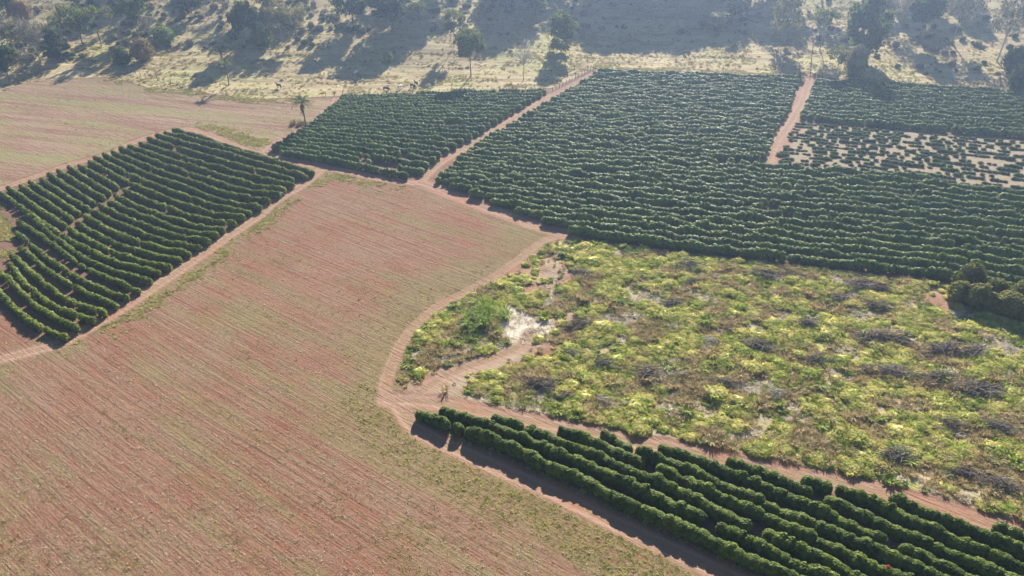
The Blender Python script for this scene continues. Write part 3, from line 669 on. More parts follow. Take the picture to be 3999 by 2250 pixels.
bk = inside(x, y, BACKF)
strk = .55 * fbm(uu * .035, vv_ * .55, 101, 3) + .45 * fbm(x / 14, y / 14, 111, 2)
ed = np.maximum(1 - seg_dist(x, y, F_EDGE) / 8, np.maximum(.45 - seg_dist(x, y, CURVE_EDGE) / 14, .6 - seg_dist(x, y, LTRK) / 6)); ed = np.clip(ed, 0, 1)
pw = np.clip((strk - .46) * 5, 0, 1) * .45 + .5 * ed
cr = rng.random(len(x)); idx = np.where(cr < pw, rng.integers(3, 5, len(x)), rng.integers(0, 3, len(x)))
idx = np.where(idx > 5, 3, idx); idx = np.where((rng.random(len(x)) < .35) & (ed > .35) & (sdf(x, y, FALLOW) < -3.0), 5, idx); idx = np.where(bk & (idx == 4), 5, idx)
kp = rng.random(len(x)) < np.where(idx >= 3, 1.0, .62 + .5 * (fbm(uu * .06, vv_ * .9, 121, 2) - .5))
x, y, idx = x[kp], y[kp], idx[kp]
scatter('field_stubble', C_P, np.c_[x, y, gz(x, y)], idx, rng.uniform(.6, 1.25, len(x)), rng, 'stubble straw and low weeds on the ploughed fields')
# grass verges: along the left track, below the hill and round the field corner
VERGE = [(gpts([(330, 1330), (480, 1262), (700, 1108), (890, 970), (1040, 865), (1110, 800), (1210, 735), (1300, 690), (1400, 702), (1560, 730)]), 2.6, 1500),
         (gpts([(408, 303), (583, 347), (738, 360), (1000, 394), (1272, 388)]), 2.2, 2000), (gpts([(780, 495), (870, 515), (960, 545), (1040, 560), (1090, 525)]), 3.2, 1700),
         (gpts([(0, 800), (-5, 900), (20, 960), (-40, 1010)]), 2.5, 2500), (gpts([(2350, 266), (2680, 278), (3000, 290), (3190, 302), (3368, 310), (3659, 336), (3999, 355)]), 1.6, 4000)]
C_V = tmpl('verge', [(blades(40 + i, 45, .5, .34, 1.1, .04, .7), M['verge']) for i in range(3)])
vx, vy = [], []
for pts, w, n in VERGE:
    P, s = resample(smooth_line(pts), .5); k = rng.integers(0, len(P), n); q = P[k] + rng.normal(0, w * .5, (n, 2))
    mk = fbm(q[:, 0] / 4, q[:, 1] / 4, 131, 2) > .42; vx.append(q[mk, 0]); vy.append(q[mk, 1])
x, y = np.concatenate(vx), np.concatenate(vy); m = track_v(x, y) < -.1; x, y = x[m], y[m]
scatter('verge_grass', C_V, np.c_[x, y, gz(x, y)], rng.integers(0, 3, len(x)), rng.uniform(.6, 1.3, len(x)), rng, 'green and yellow grass along track and field edges')
# pasture tussocks
C_T = tmpl('tussock', [(blades(50, 40, .6, .42, .95, .06, .7), M['past']), (blades(51, 36, .5, .5, .8, .06, .7), M['past']), (blades(52, 40, .7, .35, 1.1, .06, .7), M['past']), (blades(53, 40, .5, .8, .6, .06, .5), M['brown']), (blades(54, 40, .6, .5, .9, .06, .6), M['verge'])])
x, y = rand_in(rng, 90000, PASTURE, -290, 290, 215, 370)
dn = fbm(x / 7, y / 4, 141, 3); m = rng.random(len(x)) < np.clip((dn - .30) * 2.6, .05, 1); x, y = x[m], y[m]
cr = rng.random(len(x)); idx = np.where(cr < .05, 3, np.where(fbm(x / 30, y / 30, 151, 2) + .2 * (cr - .5) > .55, 4, rng.integers(0, 3, len(x))))
scatter('pasture_tussocks', C_T, np.c_[x, y, gz(x, y)], idx, rng.uniform(.5, 1.35, len(x)), rng, 'dry grass tussocks on the hillside pasture')

# ------------------------------------------------------------------ tall green grass clump, dead brush piles
x, y, z = at(1890, 1245); parts = []
r2 = np.random.default_rng(9)
for i in range(46):
    ox, oy = r2.normal(0, 1.7), r2.normal(0, 1.9); v, f = blades(600 + i, 34, .55, r2.uniform(2.0, 3.1), .30, .055, .8); v = v + [ox, oy, float(gz(x + ox, y + oy)[0]) - z]; parts.append((v, f))
v, f = join(parts)
tag(link('elephant_grass', mesh_np('elephant_grass', v, f, M['cane']), loc=(x, y, z)), 'tall bright green grass clump beside the bleached straw patch', 'grass clump')

def tube(P, r0, r1, sides=4, rad=None):
    P = np.asarray(P, float); n = len(P); d = np.gradient(P, axis=0); d /= np.linalg.norm(d, axis=1)[:, None] + 1e-9
    a = np.where(np.abs(d[:, 2:3]) < .9, np.array([[0, 0, 1.]]), np.array([[1., 0, 0]])); s = np.cross(d, a); s /= np.linalg.norm(s, axis=1)[:, None] + 1e-9; t = np.cross(d, s)
    r = np.linspace(r0, r1, n) if rad is None else np.asarray(rad); th = 2 * pi * np.arange(sides) / sides
    Vv = (P[:, None, :] + r[:, None, None] * (np.cos(th)[None, :, None] * s[:, None, :] + np.sin(th)[None, :, None] * t[:, None, :])).reshape(-1, 3); F = []
    for i in range(n - 1):
        for j in range(sides):
            a_, b_, c_, d_ = i * sides + j, i * sides + (j + 1) % sides, (i + 1) * sides + j, (i + 1) * sides + (j + 1) % sides; F += [(a_, b_, c_), (b_, d_, c_)]
    k = len(Vv); Vv = np.vstack([Vv, P[-1] + d[-1] * r[-1]]); o = (n - 1) * sides
    F += [(o + j, o + (j + 1) % sides, k) for j in range(sides)]
    return Vv, np.array(F)
def brush_pile(seed, n=120):
    r = np.random.default_rng(seed); parts = []; ang0 = 0.0
    for i in range(n):
        a = ang0 + r.normal(0, .55) + (pi if r.random() < .5 else 0); L = r.uniform(.7, 2.2); c = np.array([r.normal(0, .95), r.normal(0, .42), abs(r.normal(0, .30)) + .06])
        c[2] *= max(.25, 1 - (c[0] ** 2 / 5 + c[1] ** 2 / 2)); dz = r.normal(.06, .22)
        d = np.array([cos(a) * cos(dz), sin(a) * cos(dz), sin(dz)]); bend = r.normal(0, .16, 3); bend[2] += .10
        P = [c - d * L * .5, c + bend * L * .5, c + d * L * .5 + bend * .2]; P = [np.array([p[0], p[1], max(p[2], .03)]) for p in P]
        parts.append(tube(P, r.uniform(.022, .055), .010, 3))
    return join(parts)
piles = [mesh_np('brush_pile', *brush_pile(700 + i), M['brush']) for i in range(6)]
pale_piles = [mesh_np('brush_pile', *brush_pile(720 + i, 45), M['brush_pale']) for i in range(2)]
BR = [(2686, 1045, 135), (2270, 1072, 90), (2697, 1106, 75), (2977, 1076, 110), (3086, 1080, 80), (2623, 1190, 85), (2258, 1272, 105), (2235, 1392, 100), (2771, 1336, 75), (2957, 1356, 130), (2355, 1430, 130), (2511, 1462, 150),
      (2666, 1468, 80), (2829, 1499, 100), (3152, 1274, 90), (3356, 1120, 130), (3436, 1133, 70), (3271, 1172, 100), (3426, 1203, 100), (3154, 1268, 95), (3419, 1325, 140), (3504, 1336, 100), (3679, 1375, 150), (3795, 1383, 130), (3193, 1414, 110),
      (3485, 1461, 150), (3660, 1484, 130), (3815, 1530, 160), (3030, 1538, 90), (3494, 1786, 150), (3711, 1665, 100), (3898, 1674, 120), (3898, 1901, 130), (3758, 1851, 90), (2102, 1510, 150), (2199, 1551, 90), (2355, 1570, 90), (2440, 1588, 80), (2014, 1126, 55)]
PALE = {8, 12, 28, 36, 37}
PLACES = {}
def where(nx, ny):
    v = 'upper' if ny < 1200 else 'middle' if ny < 1430 else 'lower'
    h = 'left' if nx < 2500 else 'centre' if nx < 3150 else 'right'
    return v + ' ' + h
for i, (nx, ny, wn) in enumerate(BR): PLACES.setdefault(where(nx, ny), []).append(i)
SIZE = ['largest', 'second largest', 'third largest', 'fourth largest', 'fifth largest', 'sixth largest', 'seventh largest', 'eighth largest']
for k, lst in PLACES.items():
    for rank, i in enumerate(sorted(lst, key=lambda j: (-BR[j][2], BR[j][0]))):
        nx, ny, wn = BR[i]; x, y, z = at(nx, ny); D = math.sqrt(x * x + y * y + (CAM_H - z) ** 2); wm = wn * D / 2824
        o = link('brush_pile', (pale_piles[i % 2] if i in PALE else piles[i % 6]), loc=(x, y, z + .15), rz=random.Random(i).uniform(-.5, .3), sc=(wm / 3.8, wm / 3.8 * .95, .75 + wm / 9))
        tag(o, ('bleached' if i in PALE else 'grey') + ' dead brush pile, %s in the %s part of the fallow' % (SIZE[rank] if len(lst) > 1 else 'only one', k), 'brush pile', 'dead brush piles in the fallow')

# ------------------------------------------------------------------ trees
def tree_parts(seed, H=10.0, wide=.8, base=.35, nclump=26, nleaf=85, leaf=.42, form='round', bare=False, trunk=.16, lean=.3, nlimb=7, clump=.17):
    r = np.random.default_rng(seed); wood = []
    top = np.array([r.normal(0, lean), r.normal(0, lean), H * (base + .30)])
    ctrl = np.array([[0, 0, -.25], [r.normal(0, .1), r.normal(0, .1), H * base * .5], [top[0] * .5, top[1] * .5, H * base], top])
    wood.append(tube(ctrl, trunk * 1.25, trunk * .45, 6)); clumps = []
    for i in range(nclump):
        a = 2.4 * i + r.normal(0, .4); q = (i + .5) / nclump; rr = math.sqrt(q) * wide * H * .5 * r.uniform(.65, 1.0)
        if form == 'umbrella': zt = H * (1 - .06 - .16 * (rr / (wide * H * .5)) ** 2 - r.uniform(0, .12))
        elif form == 'tall': rr *= .9; zt = H * (base + (1 - base) * r.uniform(.05, .95)); rr *= 1.15 * math.sqrt(max(.06, 1 - ((zt / H - base) / (1 - base) * 1.6 - .7) ** 2))
        else: zt = H * (base + (1 - base) * (.5 + .46 * r.uniform(-.75, 1) * math.sqrt(max(0, 1 - (rr / (wide * H * .5)) ** 2))))
        clumps.append(np.array([rr * cos(a) + top[0] * .6, rr * sin(a) + top[1] * .6, zt]))
    for i, c in enumerate(clumps):
        if i % max(1, nclump // nlimb) and not bare: continue
        s = ctrl[2] + (ctrl[3] - ctrl[2]) * r.uniform(0, .9); m = (s + c) / 2 + np.array([r.normal(0, .3), r.normal(0, .3), -.06 * H + .1 * H * r.random()])
        wood.append(tube([s, m, c], trunk * .5, .03, 4))
        if bare:
            for _ in range(6):
                e = c + r.normal(0, 1, 3) * np.array([.11, .11, .10]) * H; e[2] += .04 * H; s2 = m + (c - m) * r.uniform(0, .9); m2 = (s2 + e) / 2 + r.normal(0, .02 * H, 3)
                wood.append(tube([s2, m2, e], .035, .012, 3))
                for _ in range(2): e2 = e + r.normal(0, .05 * H, 3); wood.append(tube([m2, (m2 + e2) / 2 + r.normal(0, .1, 3), e2], .02, .010, 3))
    vs = []
    if nleaf:
        for c in clumps:
            R_ = H * clump * r.uniform(.7, 1.25); k = int(nleaf * r.uniform(.7, 1.3)); d = r.normal(size=(k, 3)); d /= np.linalg.norm(d, axis=1)[:, None]
            p = c + d * R_ * np.array([1, 1, .62]) * (r.random(k)[:, None] ** .4); vs.append(cards(r, p, d * .8 + np.array([0, 0, .5]), leaf, 1.5, .6))
    return join(wood), (join(vs) if vs else None)
KIND = {}
def kind(name, leaf_m, bark_m, n, word, **kw):
    KIND[name] = [(mesh_np('trunk', *w, M[bark_m]), mesh_np('crown', *c, M[leaf_m]) if c else None) for w, c in (tree_parts(hash_seed(name) + i, **kw) for i in range(n))]
def hash_seed(s): return sum(ord(ch) * (i + 3) for i, ch in enumerate(s)) * 7
kind('dense', 't_dark', 'bark', 3, '', wide=.95, base=.22, nclump=34, nleaf=90, leaf=.50, clump=.17)
kind('mango', 't_mid', 'bark', 1, '', wide=.86, base=.34, nclump=38, nleaf=95, leaf=.42, clump=.15)
kind('broad', 't_mid', 'bark', 3, '', wide=1.15, base=.32, nclump=30, nleaf=70, leaf=.45, clump=.16)
kind('pale', 't_pale', 'pale_bark', 3, '', wide=.95, base=.35, nclump=24, nleaf=55, leaf=.40, clump=.17)
kind('grey', 't_grey', 'pale_bark', 3, '', wide=.9, base=.3, nclump=22, nleaf=38, leaf=.36, clump=.18, bare=True)
kind('umbrella', 't_mid', 'pale_bark', 2, '', wide=1.0, base=.5, nclump=18, nleaf=55, leaf=.40, form='umbrella', clump=.14)
kind('paleumb', 't_grey', 'pale_bark', 2, '', wide=1.05, base=.5, nclump=16, nleaf=40, leaf=.36, form='umbrella', clump=.13, bare=True)
kind('tall', 't_dark', 'bark', 2, '', wide=.5, base=.12, nclump=30, nleaf=80, leaf=.42, form='tall', clump=.14)
kind('talldense', 't_mid', 'bark', 2, '', wide=.75, base=.08, nclump=46, nleaf=90, leaf=.46, form='tall', clump=.15)
kind('paletall', 't_pale', 'pale_bark', 2, '', wide=.72, base=.22, nclump=34, nleaf=50, leaf=.38, form='tall', clump=.15)
kind('bare', 't_grey', 'pale_bark', 2, '', wide=.9, base=.3, nclump=20, nleaf=0, bare=True, trunk=.15)
def shrub_kind(name, leaf_m, n, **kw): KIND[name] = [(None, mesh_np('crown', *bush(hash_seed(name) + i, 10, 10, 700, .8, 6, 10, .35, False, .7), M[leaf_m])) for i in range(n)]
shrub_kind('shrub', 't_dark', 2); shrub_kind('brightshrub', 't_bright', 2); shrub_kind('brownshrub', 't_brown', 2); shrub_kind('paleshrub', 't_pale', 2)
def place_tree(kname, v, nx, ny, hn, label, cat='tree', wn=None, group='trees and shrubs on the hillside', name='tree', rz=None):
    x, y, z = at(nx, ny); z = float(gz(x, y)[0]); D = math.sqrt(x * x + y * y + (CAM_H - z) ** 2); dep = math.asin((CAM_H - z) / D)
    h = hn * D / 2824 / cos(dep) * 1.12; s = h / 10.0; w = s
    tm, cm = KIND[kname][v % len(KIND[kname])]
    root = bpy.data.objects.new(name, None); COL.objects.link(root); root.location = (x, y, z); root.rotation_euler = (0, 0, rz if rz is not None else (nx * 7.13) % 6.28)
    if wn: w = s * (wn * D / 2824) / (h * {'dense': 1.05, 'mango': .95, 'broad': 1.25, 'pale': 1.05, 'grey': 1.0, 'umbrella': 1.1, 'paleumb': 1.15, 'tall': .6, 'talldense': .85, 'paletall': .85, 'bare': 1.0}.get(kname, 1.0))
    root.scale = (w, w, s)
    tag(root, label, cat, group)
    if tm: link('trunk', tm, root)
    link('crown' if tm else 'foliage', cm, root) if cm else None
    return root
TREES = [
 ('dense', 0, 39, 318, 100, 90, 'round dark tree at the left edge above the harvested field'), ('grey', 0, 97, 290, 65, None, 'small grey leafless-looking tree right of the round dark tree'),
 ('grey', 1, 70, 220, 115, None, 'grey sparse tree, leftmost of the pale cluster at upper left'), ('pale', 0, 107, 224, 95, None, 'pale tree in the middle of the cluster at upper left'),
 ('grey', 2, 159, 243, 125, 95, 'tallest grey feathery tree of the cluster at upper left'), ('tall', 0, 229, 243, 92, 62, 'narrow dark tree at the right end of the upper left cluster'),
 ('pale', 1, 220, 130, 52, None, 'small pale tree alone on the upper left slope'), ('broad', 0, 326, 178, 112, 145, 'broad green spreading tree on the left slope'),
 ('pale', 2, 431, 115, 64, 60, 'thin pale tree behind the broad green tree'), ('broad', 1, 540, 148, 140, 140, 'big rounded tree mass left of the bright shrub'),
 ('grey', 0, 590, 168, 75, 70, 'grey sparse tree under the big rounded tree'), ('brightshrub', 0, 645, 166, 42, 60, 'bright green shrub standing in the long shadow at left'),
 ('brownshrub', 0, 563, 236, 58, 60, 'brown rounded dry bush on the left pasture'), ('shrub', 0, 484, 248, 38, 46, 'dark low shrub left of the brown bush'),
 ('tall', 1, 719, 84, 45, 22, 'small narrow dark tree near the top left'), ('umbrella', 0, 816, 76, 80, 80, 'thin-trunked tree near the top left of centre'),
 ('dense', 1, 963, 182, 135, 100, 'dense tree at the left of the pale wood, above the small palms'), ('dense', 2, 23, 75, 95, 90, 'dark tree in the top left corner'),
 ('brownshrub', 1, 89, 78, 48, 58, 'brown bush in the top left corner'), ('broad', 2, 311, 42, 60, 110, 'spreading tree at the top edge, far left'), ('dense', 0, 750, 55, 68, 90, 'dark tree at the top edge above the narrow one'),
 ('broad', 0, 560, 40, 55, 90, 'green tree at the top edge left of the dark one'), ('grey', 2, 880, 48, 60, 60, 'grey tree at the top edge left of the pale wood'),
 ('paletall', 0, 1050, 132, 150, 110, 'tall pale tree at the left of the pale wood'), ('pale', 0, 1101, 158, 118, 95, 'pale open tree in front of the tall pale tree'),
 ('pale', 1, 1163, 155, 110, 105, 'pale rounded tree at the right of the pale wood'), ('broad', 1, 1183, 82, 80, 80, 'green tree at the top edge behind the pale wood'), ('brightshrub', 1, 1025, 178, 50, 60, 'leafy green shrub at the foot of the pale wood'),
 ('dense', 1, 1380, 110, 125, 130, 'large dark tree at the top centre, left one of two'), ('dense', 2, 1536, 115, 135, 175, 'largest dark tree at the top centre'), ('umbrella', 1, 1631, 122, 92, 80, 'small umbrella tree right of the largest dark tree'),
 ('broad', 2, 1773, 185, 118, 98, 'round-topped tree with a leaning trunk above the mango-like tree'), ('mango', 0, 1839, 296, 145, 122, 'round single tree in full view on the lower pasture'),
 ('paletall', 1, 1878, 92, 70, 46, 'narrow light tree high on the slope right of centre'), ('brightshrub', 0, 1517, 243, 30, 28, 'tiny bright shrub alone in the pasture shadow'),
 ('bare', 0, 2045, 314, 120, 105, 'bare leafless tree beside the hill track fence'), ('talldense', 0, 2190, 205, 125, 108, 'ivy-like dense green clump tree left of the wide shadow'), ('paletall', 0, 2165, 80, 52, 24, 'thin pale columnar tree above the dense clump'),
 ('umbrella', 0, 2019, 70, 80, 80, 'green tree at the top edge above the round-topped tree'), ('broad', 0, 2089, 78, 90, 110, 'wide green crown at the top edge above the bare tree'), ('bare', 1, 2353, 50, 66, 40, 'thin bare tree in the top shadow, centre right'),
 ('paleumb', 0, 2646, 95, 100, 75, 'pale flat-topped tree with a thin white trunk in the shadow'), ('paleumb', 1, 2695, 72, 80, 60, 'second pale thin tree behind the flat-topped one'), ('paleshrub', 0, 2785, 112, 48, 92, 'pale wide bush lit in the middle of the shadow'),
 ('paletall', 1, 2874, 80, 95, 115, 'large pale rounded tree at the top edge right of centre'), ('bare', 0, 2975, 115, 80, 45, 'bare thin tree at the right of the large pale tree'), ('paletall', 0, 3061, 165, 165, 118, 'olive tree with a tall crown left of the fence line'),
 ('umbrella', 1, 3201, 195, 125, 118, 'layered flat-topped tree right of the fence line'), ('talldense', 1, 3364, 235, 200, 145, 'biggest dense green tree of the right hillside'), ('pale', 0, 3260, 303, 98, 88, 'small pale tree at the fence in front of the biggest tree'),
 ('paleshrub', 1, 3333, 300, 90, 62, 'pale leafy bush tree touching the small pale tree'), ('grey', 1, 3500, 125, 118, 95, 'grey sparse tree right of the biggest tree'), ('bare', 1, 3652, 134, 95, 70, 'pale bare tree on the right slope'),
 ('grey', 2, 3718, 168, 165, 150, 'wide grey tree on the right slope'), ('grey', 0, 3893, 240, 205, 145, 'tall grey tree with a long trunk at the far right'), ('shrub', 1, 3974, 355, 68, 62, 'dark round shrub by the fence at the right edge'),
 ('paleshrub', 0, 3426, 56, 62, 90, 'pale bush mass at the top edge, right'), ('dense', 0, 3590, 160, 150, 110, 'dark shaded tree between the grey trees at right'), ('shrub', 0, 3951, 280, 60, 60, 'dark shrub above the right edge shrub'),
]
for i, (k, v, nx, ny, hn, wn, lab) in enumerate(TREES):
    place_tree(k, v, nx, ny, hn, lab, 'shrub' if 'shrub' in k else 'tree', wn, name='shrub' if 'shrub' in k else 'tree')
# grove at the right edge
grove_v = [bush(900 + i, 4.6, 3.6, 1500, .30, 6, 10, .35, False, .9) for i in range(3)]
grove_m = [mesh_np('foliage', *g, M['grove']) for g in grove_v]
GR = [(3735, 1175, 'leftmost tree of the dense grove at the right edge'), (3800, 1195, 'second tree from the left in the grove at the right edge'), (3862, 1215, 'third tree from the left in the grove at the right edge'), (3925, 1232, 'fourth tree from the left in the grove at the right edge'),
      (3990, 1252, 'grove tree cut by the right picture edge, front row'), (3778, 1130, 'back tree at the left of the right edge grove'), (3880, 1160, 'back tree in the middle of the right edge grove'), (3970, 1190, 'back tree at the right of the right edge grove')]
for i, (nx, ny, lab) in enumerate(GR):
    x, y, z = at(nx, ny); root = bpy.data.objects.new('grove_tree', None); COL.objects.link(root); root.location = (x, y, z); root.rotation_euler = (0, 0, i * 1.3)
    s = .88 + .13 * sin(i * 2.7); root.scale = (s, s, s * (1.08 if i == 5 else .95)); tag(root, lab, 'tree', 'grove trees at the right edge'); link('foliage', grove_m[i % 3], root)
    link('trunk', KIND['dense'][0][0], root, sc=(.5, .5, .25))
# palms
def frond(seed, L=2.6, n=22, droop=1.0):
    r = np.random.default_rng(seed); t = np.linspace(0, 1, 7); P = np.c_[L * t * (1 - .12 * t), 0 * t, L * (.55 * t - .75 * droop * t * t)]
    parts = [tube(P, .035, .012, 3)]; Pi = lambda q: np.array([np.interp(q, t, P[:, k]) for k in range(3)])
    for q in np.linspace(.14, .99, n):
        for s in (-1, 1):
            b = Pi(q); l = .75 * L * .33 * (1 - .6 * abs(q - .45)); e = b + np.array([.45 * l, s * l * .85, -.35 * l + r.normal(0, .08)]); w = np.array([.05, 0, .015])
            parts.append((np.array([b - w, b + w, e]), np.array([[0, 1, 2]])))
    return join(parts)
FR = [mesh_np('frond', *frond(1000 + i, droop=.9 + .25 * i), M['palm']) for i in range(3)]; FD = mesh_np('dry_frond', *frond(1010, 1.9, 16, 1.9), M['palm_dry'])
def palm(nx, ny, hn, label, nf=20, dry=9):
    x, y, z = at(nx, ny); z = float(gz(x, y)[0]); D = math.sqrt(x * x + y * y + (CAM_H - z) ** 2); dep = math.asin((CAM_H - z) / D); h = hn * D / 2824 / cos(dep)
    s = max(.8, min(1.35, h / 8.0)); th = h - 1.7 * s
    r = random.Random(nx); root = bpy.data.objects.new('palm_tree', None); COL.objects.link(root); root.location = (x, y, z); tag(root, label, 'palm', 'palms')
    zz_ = np.linspace(-.2, th, 9); link('trunk', mesh_np('trunk', *tube(np.c_[.12 * np.sin(zz_ * .5), .08 * np.sin(zz_ * .4 + 1), zz_], .17, .13, 7, [.24, .17, .16, .16, .17, .18, .18, .17, .16]), M['bark'], True), root)
    for i in range(nf + dry):
        o = link('frond' if i < nf else 'dry_frond', FR[i % 3] if i < nf else FD, root, (.12 * sin(th * .5), .08 * sin(th * .4 + 1), th - (.05 if i < nf else .25)), 0, s)
        a = 2.4 * i + r.uniform(-.2, .2); el = (.15 - 1.0 * (1 - (i / nf)) if i < nf else .85 + r.uniform(0, .35)); o.rotation_euler = (r.uniform(-.2, .2), el, a)
palm(1196, 513, 128, 'tall palm with a skirt of dry fronds by the track junction')
palm(396, 182, 55, 'low palm beside the broad tree on the left slope', 16, 4); palm(870, 252, 56, 'upper of two palms in the long shadow at left of centre', 16, 4); palm(894, 333, 92, 'lower of two palms in the long shadow above the harvested field', 18, 6)
# dry reddish weeds at the foot of the tall palm
x, y, z = at(1170, 488); v, f = join([(blades(1100 + i, 40, .6, 1.3, .35, .05, .4)[0] + [random.Random(i).gauss(0, 1.6), random.Random(i + 50).gauss(0, .9), 0], blades(1100 + i, 40, .6, 1.3, .35, .05, .4)[1]) for i in range(14)])
tag(link('dry_weeds', mesh_np('dry_weeds', v, f, M['palm_dry']), loc=(x, y, z)), 'reddish dry tall weeds behind the tall palm', 'weeds')
# young saplings along the upper right fence
sap = [mesh_np('foliage', *bush(1200 + i, 1.5, .75, 90, .24, 5, 7, .25), M['coffee_far']) for i in range(3)]
SAPX = [3372, 3384, 3394, 3432, 3448, 3456, 3464, 3472, 3480, 3488, 3496, 3504, 3522, 3530, 3537, 3545, 3555, 3564, 3572]
for i, nx in enumerate(SAPX):
    x, y, z = at(nx, 333 + (nx - 3372) * .035); o = link('sapling', sap[i % 3], loc=(x, y, z), rz=i, sc=1 + .25 * sin(i * 3.1))
    tag(o, 'young sapling by the upper right fence, %s from the left' % ordinal(i), 'sapling', 'young saplings by the upper right fence')
# woodland above the picture that shades the slope
C_W = bpy.data.collections.new('woodland_tree')
for i, (k, v) in enumerate((('dense', 0), ('dense', 1), ('broad', 0), ('pale', 1), ('talldense', 0), ('umbrella', 1))):
    tm, cm = KIND[k][v]; v1 = np.empty(len(tm.vertices) * 3, np.float32); tm.vertices.foreach_get('co', v1); v2 = np.empty(len(cm.vertices) * 3, np.float32); cm.vertices.foreach_get('co', v2)
    f1 = np.empty(len(tm.polygons) * 3, np.int32); tm.loops.foreach_get('vertex_index', f1); f2 = np.empty(len(cm.polygons) * 3, np.int32); cm.loops.foreach_get('vertex_index', f2)
    me = mesh_np('woodland_tree', np.vstack([v1.reshape(-1, 3), v2.reshape(-1, 3)]), np.vstack([f1.reshape(-1, 3), f2.reshape(-1, 3) + len(tm.vertices)]), [tm.materials[0], cm.materials[0]])
    me.polygons.foreach_set('material_index', np.r_[np.zeros(len(tm.polygons), np.int32), np.ones(len(cm.polygons), np.int32)])
    C_W.objects.link(bpy.data.objects.new('woodland_tree_%02d' % i, me))
wx, wy = [], []
r2 = np.random.default_rng(44)
for (a, b, n, spread) in ((1150, 1750, 6, 30), (1900, 2300, 6, 34), (2300, 2980, 26, 26), (3000, 3250, 4, 30), (3450, 3700, 3, 30), (4000, 4300, 2, 40), (500, 900, 2, 40)):
    for j in range(n):
        p = at(r2.uniform(a, b), 0); wx.append(p[0] * 1.04 + r2.normal(0, 3)); wy.append(p[1] + 5 + abs(r2.normal(0, spread * .6)))
wx, wy = np.array(wx), np.array(wy)
scatter('hillside_woods', C_W, np.c_[wx, wy, gz(wx, wy) - .2], r2.integers(0, 6, len(wx)), r2.uniform(1.7, 2.5, len(wx)), r2, 'woods at the top of the hill', .03)

# low scrub between the trees of the hillside
C_U = bpy.data.collections.new('hill_scrub')
for i, (mt, hh, ww) in enumerate((('t_dark', 1.6, 2.0), ('t_pale', 1.5, 2.2), ('t_grey', 1.8, 2.0), ('t_mid', 1.3, 1.8), ('t_brown', 1.2, 1.6))):
    C_U.objects.link(bpy.data.objects.new('hill_scrub_%02d' % i, mesh_np('hill_scrub', *bush(1500 + i, hh, ww, 240, .30, 5, 8, .5, False, .8), M[mt], ncore=64)))
sx_, sy_ = [], []
for (a, b, c0, c1, n) in ((0, 520, 0, 250, 170), (480, 1250, 0, 190, 240), (1200, 2000, 0, 130, 160), (1950, 2350, 0, 120, 40), (2350, 3100, 0, 140, 60), (3150, 3999, 0, 190, 110), (3400, 3999, 180, 300, 25)):
    for j in range(n):
        p = at(r2.uniform(a, b), r2.uniform(c0, c1)); sx_.append(p[0]); sy_.append(p[1])
sx_, sy_ = np.array(sx_), np.array(sy_); m = fbm(sx_ / 12, sy_ / 12, 171, 2) > .46; sx_, sy_ = sx_[m], sy_[m]
scatter('hillside_scrub', C_U, np.c_[sx_, sy_, gz(sx_, sy_) - .1], r2.integers(0, 5, len(sx_)), r2.uniform(.4, 1.25, len(sx_)), r2, 'low scrub between the hillside trees', .06)

# ------------------------------------------------------------------ fences, cattle
def fence(pts, n, label, h=1.3, wires=3):
    P, s = resample(smooth_line(gpts(pts)), .5); P, s = resample(P, s[-1] / (n - 1) * .9999); z0 = float(gz(*P[0])[0])
    root = bpy.data.objects.new('fence', None); COL.objects.link(root); root.location = (P[0][0], P[0][1], z0); tag(root, label, 'fence', 'pasture fences')
    r = random.Random(n)
    tops = []
    for i, (x, y) in enumerate(P):
        z = float(gz(x, y)[0]) - z0; o = link('post', POST[i % 3], root, (x - P[0][0], y - P[0][1], z), r.uniform(0, 3), (1, 1, h / 1.3 * r.uniform(.9, 1.15))); o.rotation_euler = (r.gauss(0, .05), r.gauss(0, .05), r.uniform(0, 3)); tops.append((x - P[0][0], y - P[0][1], z))
    for k in range(wires):
        W_ = np.array(tops) + [0, 0, h * (.35 + .27 * k)]; link('wire', mesh_np('wire', *tube(W_, .008, .008, 3), M['wire']), root)
POST = [mesh_np('post', *tube(np.array([[0, 0, -.3], [.02 * i, .01, .5], [.03, .03 * i, 1.0], [.02 * i, .02, 1.35]]), .10, .075, 6), M['post']) for i in range(3)]
fence([(2158, 356), (2200, 335), (2240, 312), (2280, 290), (2318, 268)], 14, 'leaning post fence along the track between the two coffee blocks')
fence([(3182, 303), (3380, 312), (3640, 336), (3999, 352), (4120, 360)], 30, 'long post fence below the right hillside pasture')
fence([(1272, 374), (1480, 374), (1738, 362), (1950, 354), (2120, 352)], 26, 'post fence behind the middle plantation')
fence([(3162, 300), (3166, 260), (3170, 220), (3175, 175)], 12, 'straight fence climbing the right hillside', 1.4)
fence([(480, 268), (560, 300), (640, 320), (720, 338)], 12, 'short post fence above the harvested field')
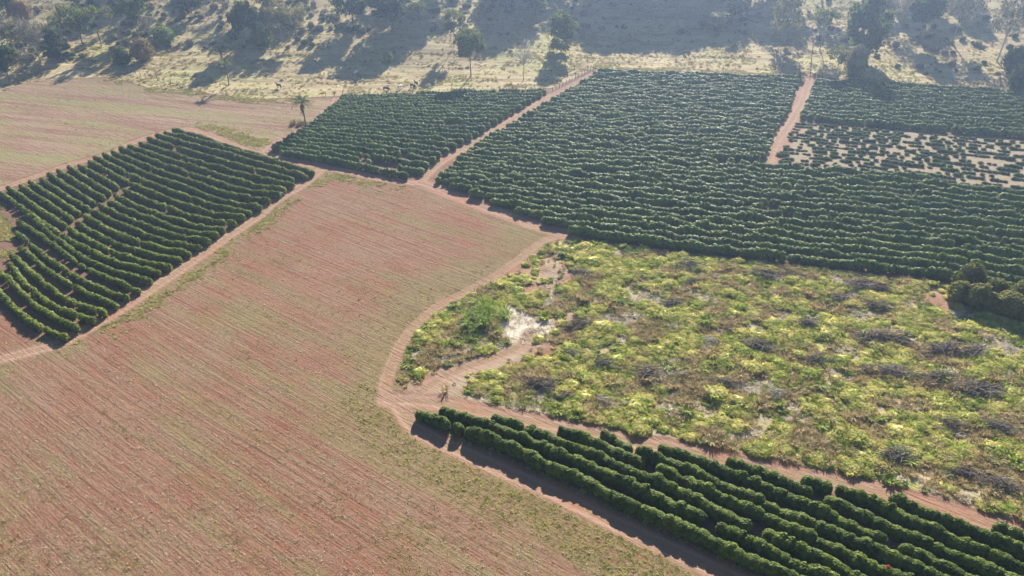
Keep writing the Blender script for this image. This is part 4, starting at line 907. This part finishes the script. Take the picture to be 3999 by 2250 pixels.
def cow_mesh(graze=True):
    hz = .45 if graze else 1.45
    J = [((-.75, 0, 1.12), .26), ((-.3, 0, 1.08), .33), ((.2, 0, 1.06), .35), ((.62, 0, 1.12), .28), ((.95, 0, 1.05 if graze else 1.3), .17), ((1.2, 0, .72 if graze else 1.5), .13), ((1.38, 0, hz), .11), ((1.5, 0, hz - .16), .075),
         ((-.95, 0, 1.15), .05), ((-1.02, 0, .75), .03), ((-1.02, 0, .5), .04)]
    E_ = [(0, 1), (1, 2), (2, 3), (3, 4), (4, 5), (5, 6), (6, 7), (0, 8), (8, 9), (9, 10)]
    for sx, b in ((-.68, 0), (.6, 3)):
        for sy in (-1, 1):
            k = len(J); kx = -.08 if sx < 0 else .02
            J += [((sx, .17 * sy, .80), .15), ((sx + kx, .19 * sy, .42), .075), ((sx, .19 * sy, .03), .06)]; E_ += [(b, k), (k, k + 1), (k + 1, k + 2)]
    k = len(J); J += [((1.24, .2, hz + .22), .035), ((1.24, -.2, hz + .22), .035)]; E_ += [(6, k), (6, k + 1)]
    me = bpy.data.meshes.new('cow'); me.from_pydata([j[0] for j in J], E_, []); ob = bpy.data.objects.new('cow', me); COL.objects.link(ob)
    ob.modifiers.new('skin', 'SKIN'); sm = ob.modifiers.new('sub', 'SUBSURF'); sm.levels = 1
    for i, j in enumerate(J): me.skin_vertices[0].data[i].radius = (j[1], j[1])
    me.skin_vertices[0].data[1].use_root = True
    dg = bpy.context.evaluated_depsgraph_get(); r = bpy.data.meshes.new_from_object(ob.evaluated_get(dg)); bpy.data.objects.remove(ob); r.name = 'cow'; return r
CG = cow_mesh(True); CS = cow_mesh(False); CD = CG.copy(); CG.materials.clear(); CG.materials.append(M['cow_dark']); CD.materials.clear(); CD.materials.append(M['cow_white']); CS.materials.clear(); CS.materials.append(M['cow_dark'])
for nx, ny, rz, me, lab, s in ((1091, 346, 2.6, CS, 'dark cow standing alone at the left of the pasture', 1.1), (1509, 358, -.3, CG, 'dark grazing cow just behind the middle plantation fence', 1.1), (1562, 350, 1.1, CD, 'white cow standing among the dark cattle', 1.1),
                               (1612, 346, -.6, CG, 'dark grazing cow right of the white cow', 1.1), (1626, 335, 2.2, CS, 'dark cow farthest up the slope among the cattle', 1.05), (1092, 765, .25, CD, 'white animal at a coffee row end beside the red track', .75)):
    x, y, z = at(nx, ny); tag(link('cow', me, loc=(x, y, float(gz(x, y)[0])), rz=rz, sc=s), lab, 'cow')

# ------------------------------------------------------------------ haze: the sunlit air over the whole valley
hz = NT('valley_haze'); pv = hz.n('ShaderNodeVolumePrincipled'); pv.inputs['Color'].default_value = (.50, .67, 1.0, 1); pv.inputs['Density'].default_value = HAZE_DENSITY; pv.inputs['Anisotropy'].default_value = .6
hz.t.links.new(pv.outputs[0], hz.out.inputs['Volume'])
v = np.array([(sx, sy, sz) for sx in (-1400, 1400) for sy in (-1000, 1400) for sz in (-3, 88)], float)
f = [(0, 1, 3, 2), (4, 6, 7, 5), (0, 4, 5, 1), (2, 3, 7, 6), (0, 2, 6, 4), (1, 5, 7, 3)]
tag(link('haze', mesh_np('haze', v, np.array(f), hz.m)), 'thin bluish haze filling the valley air', kind='stuff')
